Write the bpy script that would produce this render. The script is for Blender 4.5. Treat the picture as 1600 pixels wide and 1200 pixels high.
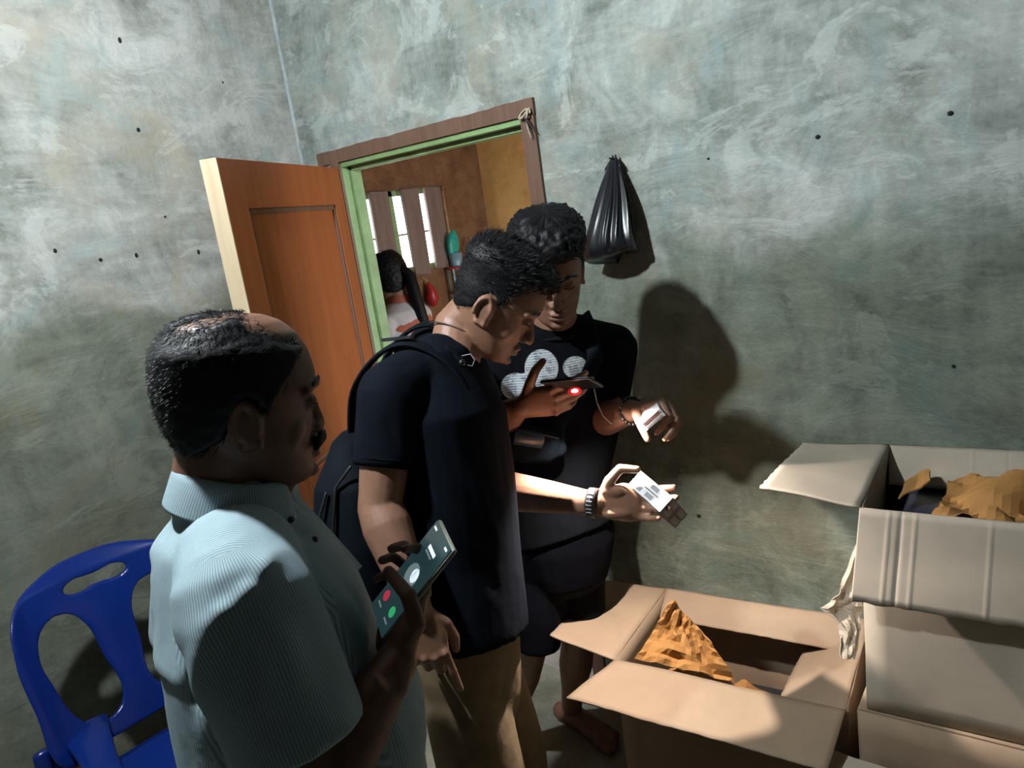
import bpy, math, random
import numpy as np
from mathutils import noise as mnoise, Vector, Matrix

for o in list(bpy.data.objects):
    bpy.data.objects.remove(o)
S = bpy.context.scene
COL = S.collection
rng = random.Random(7)
A = np.array

# ------------------------------------------------------------------ camera
FPX = 1180.0
CAM = A([2.62, -1.87, 1.70])
PITCH, ROLL, WALLANG = math.radians(13.0), math.radians(-8.3), math.radians(48.0)
_wx = A([math.sin(WALLANG), -math.cos(WALLANG)])
_wy = A([math.cos(WALLANG), math.sin(WALLANG)])
def _tow(v):
    return A([v[:2] @ _wx, v[:2] @ _wy, v[2]])
_f0 = A([0, math.cos(PITCH), -math.sin(PITCH)])
_r0 = A([1.0, 0, 0])
_u0 = np.cross(_r0, _f0)
FC = _tow(_f0)
RC = _tow(math.cos(ROLL) * _r0 + math.sin(ROLL) * _u0)
UC = _tow(-math.sin(ROLL) * _r0 + math.cos(ROLL) * _u0)
cam_d = bpy.data.cameras.new('camera')
cam_d.sensor_fit = 'HORIZONTAL'
cam_d.sensor_width = 36
cam_d.lens = FPX / 1600 * 36
cam_d.clip_start = 0.02
cam = bpy.data.objects.new('camera', cam_d)
COL.objects.link(cam)
cam.matrix_world = Matrix(((RC[0], UC[0], -FC[0], CAM[0]), (RC[1], UC[1], -FC[1], CAM[1]),
                           (RC[2], UC[2], -FC[2], CAM[2]), (0, 0, 0, 1)))
S.camera = cam

# ------------------------------------------------------------------ world, exposure
S.view_settings.view_transform = 'Standard'
S.view_settings.look = 'None'
S.view_settings.gamma = 1.0
S.view_settings.use_curve_mapping = False
S.view_settings.exposure = 0.72
BULB_POS = A([1.33, -1.60, 2.48])
BULB_STRENGTH = 2000.0
FLASH_W = 46.0
w = bpy.data.worlds.new('sky')
S.world = w
w.use_nodes = True
w.node_tree.nodes['Background'].inputs[0].default_value = (0.93, 0.97, 1.0, 1)
w.node_tree.nodes['Background'].inputs[1].default_value = 6.0
pd = bpy.data.lights.new('window_portal', 'AREA')
pd.shape = 'RECTANGLE'; pd.size = 0.9; pd.size_y = 0.7
pd.cycles.is_portal = True
po = bpy.data.objects.new('window_portal', pd)
COL.objects.link(po)
po.location = (-1.06, 1.3, 1.66)
po.rotation_euler = (0, math.radians(-90), 0)
pd2 = bpy.data.lights.new('added_fill_portal', 'AREA')  # portal for the unseen opening added as daylight fill
pd2.shape = 'RECTANGLE'; pd2.size = 2.0; pd2.size_y = 0.9
pd2.cycles.is_portal = True
po2 = bpy.data.objects.new('added_fill_portal', pd2)
COL.objects.link(po2)
po2.location = (2.36, 1.2, 1.0)
po2.rotation_euler = (0, math.radians(90), 0)

# ------------------------------------------------------------------ picture geometry helpers
def dirn(x, y):
    return FC + RC * (x - 800) / FPX + UC * (600 - y) / FPX
def at(x, y, z):            # a point z metres deep
    return CAM + dirn(x, y) * z
def onX(x, y, v):
    q = dirn(x, y); return CAM + q * (v - CAM[0]) / q[0]
def onY(x, y, v):
    q = dirn(x, y); return CAM + q * (v - CAM[1]) / q[1]
def onZ(x, y, v):
    q = dirn(x, y); return CAM + q * (v - CAM[2]) / q[2]
def nrm(v):
    v = np.asarray(v, float); return v / (np.linalg.norm(v) + 1e-12)
ZUP = A([0, 0, 1.0])
RH = nrm(A([RC[0], RC[1], 0])); FH = nrm(A([FC[0], FC[1], 0]))

# ------------------------------------------------------------------ mesh helpers
class MB:
    def __init__(s):
        s.v = []; s.f = []
    def add(s, v, f):
        o = len(s.v); s.v.extend([tuple(float(c) for c in p) for p in v]); s.f.extend([tuple(i + o for i in q) for q in f]); return s
    def box(s, lo, hi, fr=None, org=None):
        x0, y0, z0 = lo; x1, y1, z1 = hi
        v = A([(x0, y0, z0), (x1, y0, z0), (x1, y1, z0), (x0, y1, z0), (x0, y0, z1), (x1, y0, z1), (x1, y1, z1), (x0, y1, z1)], float)
        if fr is not None: v = v @ np.asarray(fr, float)
        if org is not None: v = v + np.asarray(org, float)
        return s.add(v, [(0, 3, 2, 1), (4, 5, 6, 7), (0, 1, 5, 4), (1, 2, 6, 5), (2, 3, 7, 6), (3, 0, 4, 7)])
    def tube(s, path, radii, n=16, side=None, rnd=(True, True), closed=False, sq=2.0):
        path = [np.asarray(p, float) for p in path]
        R = [(r, r) if np.isscalar(r) else r for r in radii]
        N = len(path)
        tang = []
        for i in range(N):
            a = path[max(i - 1, 0)]; b = path[min(i + 1, N - 1)]
            if closed: a = path[(i - 1) % N]; b = path[(i + 1) % N]
            tang.append(nrm(b - a))
        rings = []
        sv = np.asarray(side, float) if side is not None else None
        prev = None
        for i in range(N):
            t = tang[i]
            if sv is not None:
                e = sv - t * (sv @ t)
            elif prev is None:
                e = np.cross(t, ZUP if abs(t[2]) < 0.9 else A([1.0, 0, 0]))
            else:
                e = prev - t * (prev @ t)
            e = nrm(e); prev = e; g = np.cross(t, e)
            rings.append((path[i], e, g, R[i], t))
        if not closed:
            def ext(c, e, g, r, t, sgn):
                out = []; m = min(r)
                for a in (30, 60, 80):
                    a = math.radians(a); k = math.cos(a)
                    out.append((c + t * sgn * m * math.sin(a), e, g, (r[0] * k, r[1] * k), t))
                return out
            if rnd[0]: rings = ext(*rings[0], -1)[::-1] + rings
            if rnd[1]: rings = rings + ext(*rings[-1], 1)
        v = []; f = []
        ang = [2 * math.pi * k / n for k in range(n)]
        def sp(c): return math.copysign(abs(c) ** (2.0 / sq), c)
        for c, e, g, r, t in rings:
            for a in ang:
                v.append(c + e * r[0] * sp(math.cos(a)) + g * r[1] * sp(math.sin(a)))
        m = len(rings)
        for i in range(m if closed else m - 1):
            j = (i + 1) % m
            for k in range(n):
                l = (k + 1) % n
                f.append((i * n + k, i * n + l, j * n + l, j * n + k))
        if not closed:
            f.append(tuple(range(n))[::-1]); f.append(tuple((m - 1) * n + k for k in range(n)))
        return s.add(v, f)
    def ell(s, c, r, fr=None, n=16, m=10):
        v = [(0, 0, -1)]
        for i in range(1, m):
            a = -math.pi / 2 + math.pi * i / m
            for k in range(n):
                b = 2 * math.pi * k / n
                v.append((math.cos(a) * math.cos(b), math.cos(a) * math.sin(b), math.sin(a)))
        v.append((0, 0, 1))
        f = [(0, 1 + (k + 1) % n, 1 + k) for k in range(n)]
        for i in range(m - 2):
            for k in range(n):
                l = (k + 1) % n
                f.append((1 + i * n + k, 1 + i * n + l, 1 + (i + 1) * n + l, 1 + (i + 1) * n + k))
        top = len(v) - 1; o = 1 + (m - 2) * n
        f += [(o + k, o + (k + 1) % n, top) for k in range(n)]
        r = (r, r, r) if np.isscalar(r) else r
        v = A(v) * A(r)
        if fr is not None: v = v @ np.asarray(fr, float)
        return s.add(v + np.asarray(c, float), f)
    def grid(s, fn, nu, nv, thick=0.0, nfn=None):
        """surface fn(u,v) in 0..1, thickened along its normal"""
        P = A([[fn(i / nu, j / nv) for j in range(nv + 1)] for i in range(nu + 1)], float)
        du = np.gradient(P, axis=0); dv = np.gradient(P, axis=1)
        nn = np.cross(du, dv); nn /= (np.linalg.norm(nn, axis=2, keepdims=True) + 1e-12)
        idx = lambda i, j: i * (nv + 1) + j
        if thick == 0:
            return s.add(P.reshape(-1, 3), [(idx(i, j), idx(i + 1, j), idx(i + 1, j + 1), idx(i, j + 1)) for i in range(nu) for j in range(nv)])
        a = (P + nn * thick / 2).reshape(-1, 3); b = (P - nn * thick / 2).reshape(-1, 3); o = len(a)
        f = []
        for i in range(nu):
            for j in range(nv):
                q = (idx(i, j), idx(i + 1, j), idx(i + 1, j + 1), idx(i, j + 1))
                f.append(q); f.append(tuple(o + k for k in q[::-1]))
        bd = [idx(i, 0) for i in range(nu)] + [idx(nu, j) for j in range(nv)] + [idx(i, nv) for i in range(nu, 0, -1)] + [idx(0, j) for j in range(nv, 0, -1)]
        for k in range(len(bd)):
            p, q = bd[k], bd[(k + 1) % len(bd)]
            f.append((q, p, o + p, o + q))
        return s.add(np.vstack([a, b]), f)

def link(name, me, mat, parent=None, smooth=True):
    me.materials.clear(); me.materials.append(mat)
    if smooth: me.polygons.foreach_set('use_smooth', [True] * len(me.polygons))
    o = bpy.data.objects.new(name, me); COL.objects.link(o)
    if parent is not None: o.parent = parent
    return o
def build(name, mb, mat, parent=None, smooth=False, bevel=0.0, seg=2, org=None):
    """mesh in world coordinates; its origin goes to the parent's location (or org)"""
    off = A(parent_origin(parent)) if parent is not None else (A(org, float) if org is not None else A([0, 0, 0.0]))
    me = bpy.data.meshes.new(name)
    me.from_pydata([tuple(A(p) - off) for p in mb.v], [], mb.f); me.validate(); me.update()
    o = link(name, me, mat, parent, smooth)
    if parent is None: o.location = off
    if bevel > 0:
        m = o.modifiers.new('bevel', 'BEVEL'); m.width = bevel; m.segments = seg; m.limit_method = 'ANGLE'
    return o
def parent_origin(p):
    v = A(p.location); q = p.parent
    while q is not None:
        v = v + A(q.location); q = q.parent
    return v
def tag(o, label, cat, group=None, kind=None):
    if label: o['label'] = label
    if cat: o['category'] = cat
    if group: o['group'] = group
    if kind: o['kind'] = kind
    return o
def thing(name, label, cat, loc, group=None):
    o = bpy.data.objects.new(name, None); COL.objects.link(o)
    o.empty_display_size = 0.05
    o.location = tuple(float(c) for c in loc)
    return tag(o, label, cat, group)
def struct(name, mb, mat, parent=None, bevel=0.0, smooth=False):
    o = build(name, mb, mat, parent, smooth, bevel)
    if parent is None: o['kind'] = 'structure'
    return o

def fuse(mb, voxel, smooth=2, fac=0.5):
    """one continuous surface out of overlapping closed shapes"""
    me = bpy.data.meshes.new('tmp'); me.from_pydata(mb.v, [], mb.f); me.update()
    o = bpy.data.objects.new('tmp', me); COL.objects.link(o)
    m = o.modifiers.new('r', 'REMESH'); m.mode = 'VOXEL'; m.voxel_size = voxel; m.adaptivity = 0
    if smooth:
        k = o.modifiers.new('s', 'SMOOTH'); k.factor = fac; k.iterations = smooth
    dg = bpy.context.evaluated_depsgraph_get(); dg.update()
    r = bpy.data.meshes.new_from_object(o.evaluated_get(dg))
    bpy.data.objects.remove(o); bpy.data.meshes.remove(me)
    return r
def getv(me):
    v = np.empty(len(me.vertices) * 3); me.vertices.foreach_get('co', v); return v.reshape(-1, 3)
def getn(me):
    v = np.empty(len(me.vertices) * 3); me.vertices.foreach_get('normal', v); return v.reshape(-1, 3)
def setv(me, v):
    me.vertices.foreach_set('co', np.ascontiguousarray(v).ravel()); me.update()
def place(name, me, mat, parent, org=None):
    setv(me, getv(me) - parent_origin(parent))
    return link(name, me, mat, parent, True)
def nz(v, s, seed=0.0):
    return A([mnoise.noise(Vector((p[0] * s + seed, p[1] * s - seed, p[2] * s + 2 * seed))) for p in v])
def smst(x):
    x = np.clip(x, 0, 1); return x * x * (3 - 2 * x)

# ------------------------------------------------------------------ materials
ALB = 0.60        # overall reflectance scale, lowered to weaken bounced light and deepen shade
def mk(name):
    m = bpy.data.materials.new(name); m.use_nodes = True
    nt = m.node_tree
    return m, nt, nt.nodes['Principled BSDF']
def node(nt, t, **kw):
    n = nt.nodes.new(t)
    for k, v in kw.items(): setattr(n, k, v)
    return n
def ramp(nt, src, stops):
    r = node(nt, 'ShaderNodeValToRGB')
    e = r.color_ramp.elements
    while len(e) < len(stops): e.new(0.5)
    for q, (p, c) in zip(e, stops):
        q.position = p; q.color = (*c, 1)
    nt.links.new(src, r.inputs[0]); return r.outputs[0]
def tex(nt, scale, detail=4, rough=0.55, dist=0.0, vec=None, mapping=None):
    t = node(nt, 'ShaderNodeTexNoise')
    t.inputs['Scale'].default_value = scale; t.inputs['Detail'].default_value = detail
    t.inputs['Roughness'].default_value = rough; t.inputs['Distortion'].default_value = dist
    if vec is None:
        vec = node(nt, 'ShaderNodeTexCoord').outputs['Object']
    if mapping is not None:
        mp = node(nt, 'ShaderNodeMapping'); mp.inputs['Scale'].default_value = mapping[0]
        if len(mapping) > 1: mp.inputs['Rotation'].default_value = mapping[1]
        nt.links.new(vec, mp.inputs[0]); vec = mp.outputs[0]
    nt.links.new(vec, t.inputs['Vector'])
    return t.outputs['Fac']
def mix(nt, a, b, fac, mode='MIX'):
    m = node(nt, 'ShaderNodeMix', data_type='RGBA', blend_type=mode)
    for s, v in ((6, a), (7, b)):
        if hasattr(v, 'links') or hasattr(v, 'is_linked'): nt.links.new(v, m.inputs[s])
        else: m.inputs[s].default_value = (*v, 1)
    if hasattr(fac, 'is_linked'): nt.links.new(fac, m.inputs[0])
    else: m.inputs[0].default_value = fac
    return m.outputs[2]
def math_(nt, op, a, b=None, c=None):
    m = node(nt, 'ShaderNodeMath', operation=op)
    for i, v in enumerate((a, b, c)):
        if v is None: continue
        if hasattr(v, 'is_linked'): nt.links.new(v, m.inputs[i])
        else: m.inputs[i].default_value = v
    return m.outputs[0]
def bump(nt, bs, h, strength, dist=0.01):
    b = node(nt, 'ShaderNodeBump'); b.inputs['Strength'].default_value = strength; b.inputs['Distance'].default_value = dist
    nt.links.new(h, b.inputs['Height']); nt.links.new(b.outputs[0], bs.inputs['Normal'])
def simple(name, c, rough=0.6, var=0.25, scale=30, bmp=0.0, metal=0.0, spec=0.5, sss=0.0):
    m, nt, bs = mk(name)
    c = tuple(A(c) * ALB)
    t = tex(nt, scale, 4)
    d = tuple(k * (1 - var) for k in c); l = tuple(min(1, k * (1 + var)) for k in c)
    nt.links.new(ramp(nt, t, [(0.3, d), (0.7, l)]), bs.inputs['Base Color'])
    bs.inputs['Roughness'].default_value = rough; bs.inputs['Metallic'].default_value = metal
    bs.inputs['Specular IOR Level'].default_value = spec
    if sss > 0:
        bs.inputs['Subsurface Weight'].default_value = sss
        bs.inputs['Subsurface Radius'].default_value = (0.012, 0.004, 0.002)
        bs.inputs['Subsurface Scale'].default_value = 1.0
    if bmp > 0: bump(nt, bs, tex(nt, scale * 3, 5), bmp, 0.004)
    return m
def emit(name, c, s):
    m, nt, bs = mk(name)
    bs.inputs['Base Color'].default_value = (*c, 1)
    bs.inputs['Emission Color'].default_value = (*c, 1); bs.inputs['Emission Strength'].default_value = s
    bs.inputs['Roughness'].default_value = 0.3
    return m

def plaster(name, light, mid, dark, seed, band=True):
    """hand-trowelled cement: cloudy patches, streaks, two lifts"""
    light, mid, dark = (tuple(A(k) * ALB) for k in (light, mid, dark))
    m, nt, bs = mk(name)
    tc = node(nt, 'ShaderNodeTexCoord').outputs['Object']
    ad = node(nt, 'ShaderNodeVectorMath', operation='ADD'); ad.inputs[1].default_value = (seed, seed * 1.7, seed * .3)
    nt.links.new(tc, ad.inputs[0]); v = ad.outputs[0]
    big = tex(nt, 1.3, 6, 0.62, 0.8, v)
    patch = tex(nt, 3.4, 8, 0.68, 1.4, v)
    streak = tex(nt, 3.2, 7, 0.66, 1.0, v, ((1.1, 1.1, 4.2), (0.35, 0.3, 0)))
    vstr = tex(nt, 4.2, 6, 0.6, 0.6, v, ((3.2, 3.2, 0.7), (-0.2, 0.25, 0)))
    fine = tex(nt, 60, 6, 0.6, 0.2, v)
    s = math_(nt, 'MULTIPLY_ADD', big, 0.40, math_(nt, 'MULTIPLY', patch, 0.34))
    s = math_(nt, 'ADD', s, math_(nt, 'MULTIPLY', streak, 0.22))
    s = math_(nt, 'ADD', s, math_(nt, 'MULTIPLY', vstr, 0.16))
    s = math_(nt, 'ADD', s, math_(nt, 'MULTIPLY', fine, 0.10))
    col = ramp(nt, s, [(0.50, dark), (0.61, mid), (0.72, light)])
    tan = ramp(nt, tex(nt, 2.6, 6, 0.6, 1.0, v), [(0.5, (0, 0, 0)), (0.72, (1, 1, 1))])
    col = mix(nt, col, tuple(A(mid) * A([1.12, 0.98, 0.84])), math_(nt, 'MULTIPLY', tan, 0.8))
    blue = ramp(nt, tex(nt, 3.6, 5, 0.6, 1.4, v, ((1.3, 1, 1), (1, 0, 0))), [(0.54, (0, 0, 0)), (0.72, (1, 1, 1))])
    col = mix(nt, col, tuple(A(mid) * A([0.82, 1.02, 1.1])), math_(nt, 'MULTIPLY', blue, 0.75))
    # pale scraped patches with sharp rims
    sc = ramp(nt, tex(nt, 4.0, 8, 0.68, 1.2, v, ((1, 1, 1.5), (0.4, 0.2, 0.7))), [(0.545, (0, 0, 0)), (0.60, (1, 1, 1))])
    col = mix(nt, col, tuple(A(light) * 1.08), math_(nt, 'MULTIPLY', sc, 0.38))
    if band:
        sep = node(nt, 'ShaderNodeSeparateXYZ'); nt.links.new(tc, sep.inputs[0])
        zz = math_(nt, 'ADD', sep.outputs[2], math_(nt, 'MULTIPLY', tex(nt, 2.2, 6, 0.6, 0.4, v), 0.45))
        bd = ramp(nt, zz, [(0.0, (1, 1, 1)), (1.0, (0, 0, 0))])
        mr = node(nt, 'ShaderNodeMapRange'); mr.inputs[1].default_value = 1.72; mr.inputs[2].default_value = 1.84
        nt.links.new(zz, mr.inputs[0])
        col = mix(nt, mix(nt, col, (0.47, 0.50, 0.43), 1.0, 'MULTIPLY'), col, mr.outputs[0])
    nt.links.new(col, bs.inputs['Base Color'])
    bs.inputs['Roughness'].default_value = 0.75; bs.inputs['Specular IOR Level'].default_value = 0.35
    h = math_(nt, 'ADD', math_(nt, 'MULTIPLY', patch, 1.0), math_(nt, 'MULTIPLY', fine, 0.25))
    h = math_(nt, 'ADD', h, math_(nt, 'MULTIPLY', streak, 0.6))
    bump(nt, bs, h, 0.45, 0.02)
    return m
def woodm(name, c, c2, scale=(14, 14, 1.2), rough=0.55, spec=0.4):
    m, nt, bs = mk(name)
    c = tuple(A(c) * ALB); c2 = tuple(A(c2) * ALB)
    g = tex(nt, 2.2, 6, 0.6, 0.8, None, (scale,))
    big = tex(nt, 2.0, 3)
    col = ramp(nt, g, [(0.3, c2), (0.62, c)])
    col = mix(nt, col, tuple(A(c) * 1.15), math_(nt, 'MULTIPLY', big, 0.35))
    nt.links.new(col, bs.inputs['Base Color']); bs.inputs['Roughness'].default_value = rough
    bs.inputs['Specular IOR Level'].default_value = spec
    bump(nt, bs, g, 0.2, 0.005)
    return m
def cardm(name, c):
    m, nt, bs = mk(name)
    c = tuple(A(c) * ALB)
    a = tex(nt, 6, 5, 0.6, 0.3); b = tex(nt, 150, 3)
    col = ramp(nt, a, [(0.3, tuple(A(c) * 0.82)), (0.7, tuple(A(c) * 1.1))])
    col = mix(nt, col, tuple(A(c) * 0.8), math_(nt, 'MULTIPLY', b, 0.25))
    nt.links.new(col, bs.inputs['Base Color']); bs.inputs['Roughness'].default_value = 0.8
    bs.inputs['Specular IOR Level'].default_value = 0.25
    bump(nt, bs, a, 0.12, 0.01)
    return m
def clothm(name, c, var=0.25, rough=0.9, sc=25):
    m, nt, bs = mk(name)
    c = tuple(A(c) * ALB)
    t = tex(nt, sc, 5); wv = tex(nt, 700, 2)
    nt.links.new(ramp(nt, t, [(0.3, tuple(A(c) * (1 - var))), (0.7, tuple(A(c) * (1 + var)))]), bs.inputs['Base Color'])
    bs.inputs['Roughness'].default_value = rough; bs.inputs['Specular IOR Level'].default_value = 0.06 if max(c) < .03 and rough > .7 else 0.2
    bump(nt, bs, math_(nt, 'ADD', t, math_(nt, 'MULTIPLY', wv, 0.05)), 0.25, 0.006)
    return m
def stripem(name, base, line, freq):
    """woven stripes that follow the cloth (attribute 'stripe' in metres across the cloth)"""
    m, nt, bs = mk(name)
    base = tuple(A(base) * ALB); line = tuple(A(line) * ALB)
    at_ = node(nt, 'ShaderNodeAttribute', attribute_name='stripe')
    s = math_(nt, 'SINE', math_(nt, 'MULTIPLY', at_.outputs['Fac'], freq * 2 * math.pi))
    k = ramp(nt, math_(nt, 'MULTIPLY_ADD', s, 0.5, 0.5), [(0.42, (0, 0, 0)), (0.72, (1, 1, 1))])
    t = tex(nt, 9, 5)
    b2 = ramp(nt, t, [(0.3, tuple(A(base) * 0.88)), (0.7, tuple(A(base) * 1.05))])
    nt.links.new(mix(nt, b2, line, k), bs.inputs['Base Color'])
    bs.inputs['Roughness'].default_value = 0.85; bs.inputs['Specular IOR Level'].default_value = 0.2
    bump(nt, bs, tex(nt, 40, 5), 0.15, 0.006)
    return m

M = {}
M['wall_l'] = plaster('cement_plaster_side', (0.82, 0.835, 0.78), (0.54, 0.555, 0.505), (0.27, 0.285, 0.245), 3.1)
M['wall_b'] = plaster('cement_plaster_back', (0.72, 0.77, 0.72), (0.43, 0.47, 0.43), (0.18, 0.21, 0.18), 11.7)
M['wall_o'] = plaster('dark_unseen_plaster', (0.10, 0.10, 0.09), (0.07, 0.07, 0.065), (0.04, 0.04, 0.04), 21.0)  # unseen walls, coloured dark to cut bounced light in the room
M['floor'] = plaster('screeded_floor', (0.46, 0.47, 0.41), (0.33, 0.35, 0.28), (0.20, 0.22, 0.16), 5.5, False)
M['far_floor'] = plaster('pale_floor', (0.62, 0.60, 0.58), (0.5, 0.49, 0.47), (0.36, 0.35, 0.33), 8.5, False)
M['brown_wall'] = plaster('bare_brown_wall', (0.36, 0.19, 0.085), (0.25, 0.115, 0.05), (0.12, 0.05, 0.022), 2.2, False)
M['ochre'] = plaster('ochre_wall', (1.55, 0.93, 0.36), (1.45, 0.84, 0.30), (1.15, 0.62, 0.20), 6.1, False)
M['ceil'] = woodm('ceiling_boards', (0.05, 0.035, 0.025), (0.02, 0.015, 0.01))
M['door'] = woodm('varnished_door', (0.54, 0.155, 0.042), (0.40, 0.10, 0.026), (9, 9, 0.8), 0.5)
M['door_edge'] = woodm('raw_door_edge', (0.74, 0.60, 0.40), (0.6, 0.45, 0.28))
M['frame'] = woodm('brown_frame', (0.24, 0.135, 0.09), (0.15, 0.08, 0.05))
M['green'] = simple('green_paint', (0.30, 0.48, 0.20), 0.5, 0.18, 12, 0.1)
M['plank'] = woodm('grey_plank', (0.34, 0.235, 0.20), (0.22, 0.15, 0.12), (6, 14, 1.2))
M['card'] = cardm('cardboard', (0.42, 0.305, 0.205))
M['card_pale'] = cardm('worn_cardboard', (0.56, 0.485, 0.385))
M['kraft'] = cardm('kraft_paper', (0.50, 0.25, 0.075))
M['blackhole'] = simple('nail_hole_black', (0.01, 0.01, 0.01), 0.9, 0.1)
M['rust'] = simple('rusty_wire', (0.05, 0.03, 0.02), 0.7)
M['cord'] = simple('pale_string', (0.6, 0.52, 0.38), 0.8)
M['plastic_blk'] = simple('black_plastic_film', (0.010, 0.011, 0.016), 0.30, 0.2, 20, 0.0, 0, 0.6)
M['blue'] = simple('blue_plastic', (0.005, 0.032, 0.26), 0.24, 0.12, 6, 0.05, 0, 0.5)
M['skin1'] = simple('skin_dark', (0.21, 0.10, 0.06), 0.5, 0.16, 40, 0.12, 0, 0.4)
M['skin2'] = simple('skin_mid', (0.36, 0.185, 0.115), 0.48, 0.12, 40, 0.12, 0, 0.4)
M['skin3'] = simple('skin_back', (0.29, 0.145, 0.09), 0.48, 0.14, 40, 0.12, 0, 0.4)
M['skin4'] = simple('skin_far', (0.42, 0.22, 0.14), 0.5, 0.1)
M['hair'] = simple('black_hair', (0.007, 0.007, 0.009), 0.5, 0.3, 120, 0.3, 0, 0.2)
M['hair_g'] = simple('greying_hair', (0.008, 0.008, 0.009), 0.5, 0.5, 60, 0.3, 0, 0.2)
M['tee1'] = clothm('navy_black_cotton', (0.0065, 0.009, 0.015))
M['tee2'] = clothm('black_cotton', (0.009, 0.010, 0.013))
M['shorts'] = clothm('black_twill', (0.004, 0.0045, 0.008))
M['khaki'] = clothm('khaki_twill', (0.30, 0.215, 0.125), 0.15)
M['stripe'] = stripem('striped_shirting', (0.52, 0.66, 0.70), (0.27, 0.40, 0.46), 255)
M['shirt_in'] = clothm('pink_lining', (0.45, 0.2, 0.16))
M['grey_trs'] = clothm('grey_trousers', (0.06, 0.065, 0.075))
M['pack_cloth'] = clothm('backpack_nylon', (0.006, 0.010, 0.015), 0.3, 0.75, 14)
M['zip'] = simple('zip_metal', (0.45, 0.45, 0.45), 0.35, 0.1, 50, 0, 0.9)
M['blk_rub'] = simple('black_rubber', (0.012, 0.012, 0.014), 0.45)
M['bead'] = simple('dark_bead', (0.02, 0.014, 0.012), 0.2, 0.2, 60, 0, 0, 0.7)
M['watch'] = simple('watch_resin', (0.035, 0.03, 0.034), 0.4)
M['watch_lcd'] = simple('watch_mark', (0.42, 0.40, 0.42), 0.3)
M['white_card'] = simple('white_pack_card', (0.74, 0.73, 0.72), 0.45, 0.05)
M['grey_card'] = simple('grey_pack_print', (0.22, 0.22, 0.23), 0.5, 0.2)
M['dark_card'] = simple('dark_pack_side', (0.03, 0.034, 0.038), 0.4, 0.2)
M['lip'] = simple('lip_skin', (0.2, 0.085, 0.07), 0.5)
M['white_print'] = simple('white_ink', (0.58, 0.62, 0.64), 0.8, 0.25, 90)
M['phone_blk'] = simple('phone_black', (0.012, 0.012, 0.014), 0.25, 0.1, 30, 0, 0, 0.6)
M['phone_edge'] = simple('clear_case_edge', (0.32, 0.34, 0.28), 0.2, 0.15, 30, 0, 0, 0.7)
M['white_cloth'] = clothm('white_far_cloth', (0.78, 0.74, 0.76), 0.08)
M['salmon'] = clothm('salmon_far_cloth', (0.62, 0.19, 0.12), 0.12)
M['red'] = simple('red_plastic', (0.55, 0.02, 0.03), 0.35)
M['turq'] = simple('turquoise_plastic', (0.02, 0.52, 0.42), 0.35)
M['ltblue'] = simple('light_blue_plastic', (0.35, 0.6, 0.72), 0.35)
M['wood_s'] = woodm('spoon_wood', (0.5, 0.33, 0.18), (0.38, 0.22, 0.1))
M['bulbm'] = emit('lit_bulb', (0.88, 0.96, 1.0), BULB_STRENGTH)
M['white_pl'] = simple('white_socket', (0.6, 0.6, 0.58), 0.4)

# ================================================================== THE ROOM
RX, RY, RZ = 4.1, -3.2, 2.60
WT = 0.08
DX0, DX1, DZ = 0.215, 1.145, 1.965          # hole in the back wall
struct('floor', MB().box((-0.1, RY - .1, -0.1), (RX + .1, 0.02, 0)), M['floor'])
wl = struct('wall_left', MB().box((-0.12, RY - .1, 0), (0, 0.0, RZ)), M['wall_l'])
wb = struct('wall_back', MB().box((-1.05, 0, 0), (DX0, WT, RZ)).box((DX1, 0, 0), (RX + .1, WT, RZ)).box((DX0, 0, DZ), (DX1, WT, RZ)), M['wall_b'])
struct('wall_right', MB().box((RX, RY - .1, 0), (RX + .12, 0, RZ)), M['wall_o'])
struct('wall_front', MB().box((0, RY - .12, 0), (RX, RY, RZ)), M['wall_o'])
struct('ceiling', MB().box((-0.12, RY - .12, RZ), (RX + .12, WT, RZ + .05)), M['ceil'])
struct('trim_1', MB().tube([A([.002, -.002, 0]), A([.002, -.002, RZ])], [.008, .008], 12, rnd=(False, False)), plaster('corner_fillet', (0.66, 0.72, 0.73), (0.46, 0.51, 0.52), (0.26, 0.30, 0.30), 1.0, False))
# nail holes and stubs in the plaster
for k, (x, y, r) in enumerate([(187, 63, 5.5), (216, 203, 5.5), (258, 339, 3.6), (86, 392, 5.5), (157, 406, 4.5), (213, 399, 4.5), (310, 394, 4), (348, 129, 2.5)]):
    p = onX(x, y, 0.0); s = r / FPX * 1.8 * rng.uniform(.8, 1.1)
    b = MB(); b.ell(p, (0.006, s * rng.uniform(.7, 1.1), s * rng.uniform(.9, 1.5)), n=7, m=5)
    me = build('nail_hole', b, M['blackhole'], wl, True)
for k, (x, y, r) in enumerate([(1278, 214, 4), (1485, 177, 4), (1107, 248, 2.5), (1092, 806, 4.5), (1490, 572, 3)]):
    p = onY(x, y, 0.0); s = r / FPX * 1.5
    b = MB(); b.ell(p, (s * 1.2, 0.006, s), n=9, m=6)
    build('nail_hole', b, M['blackhole'], wb, True)

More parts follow.
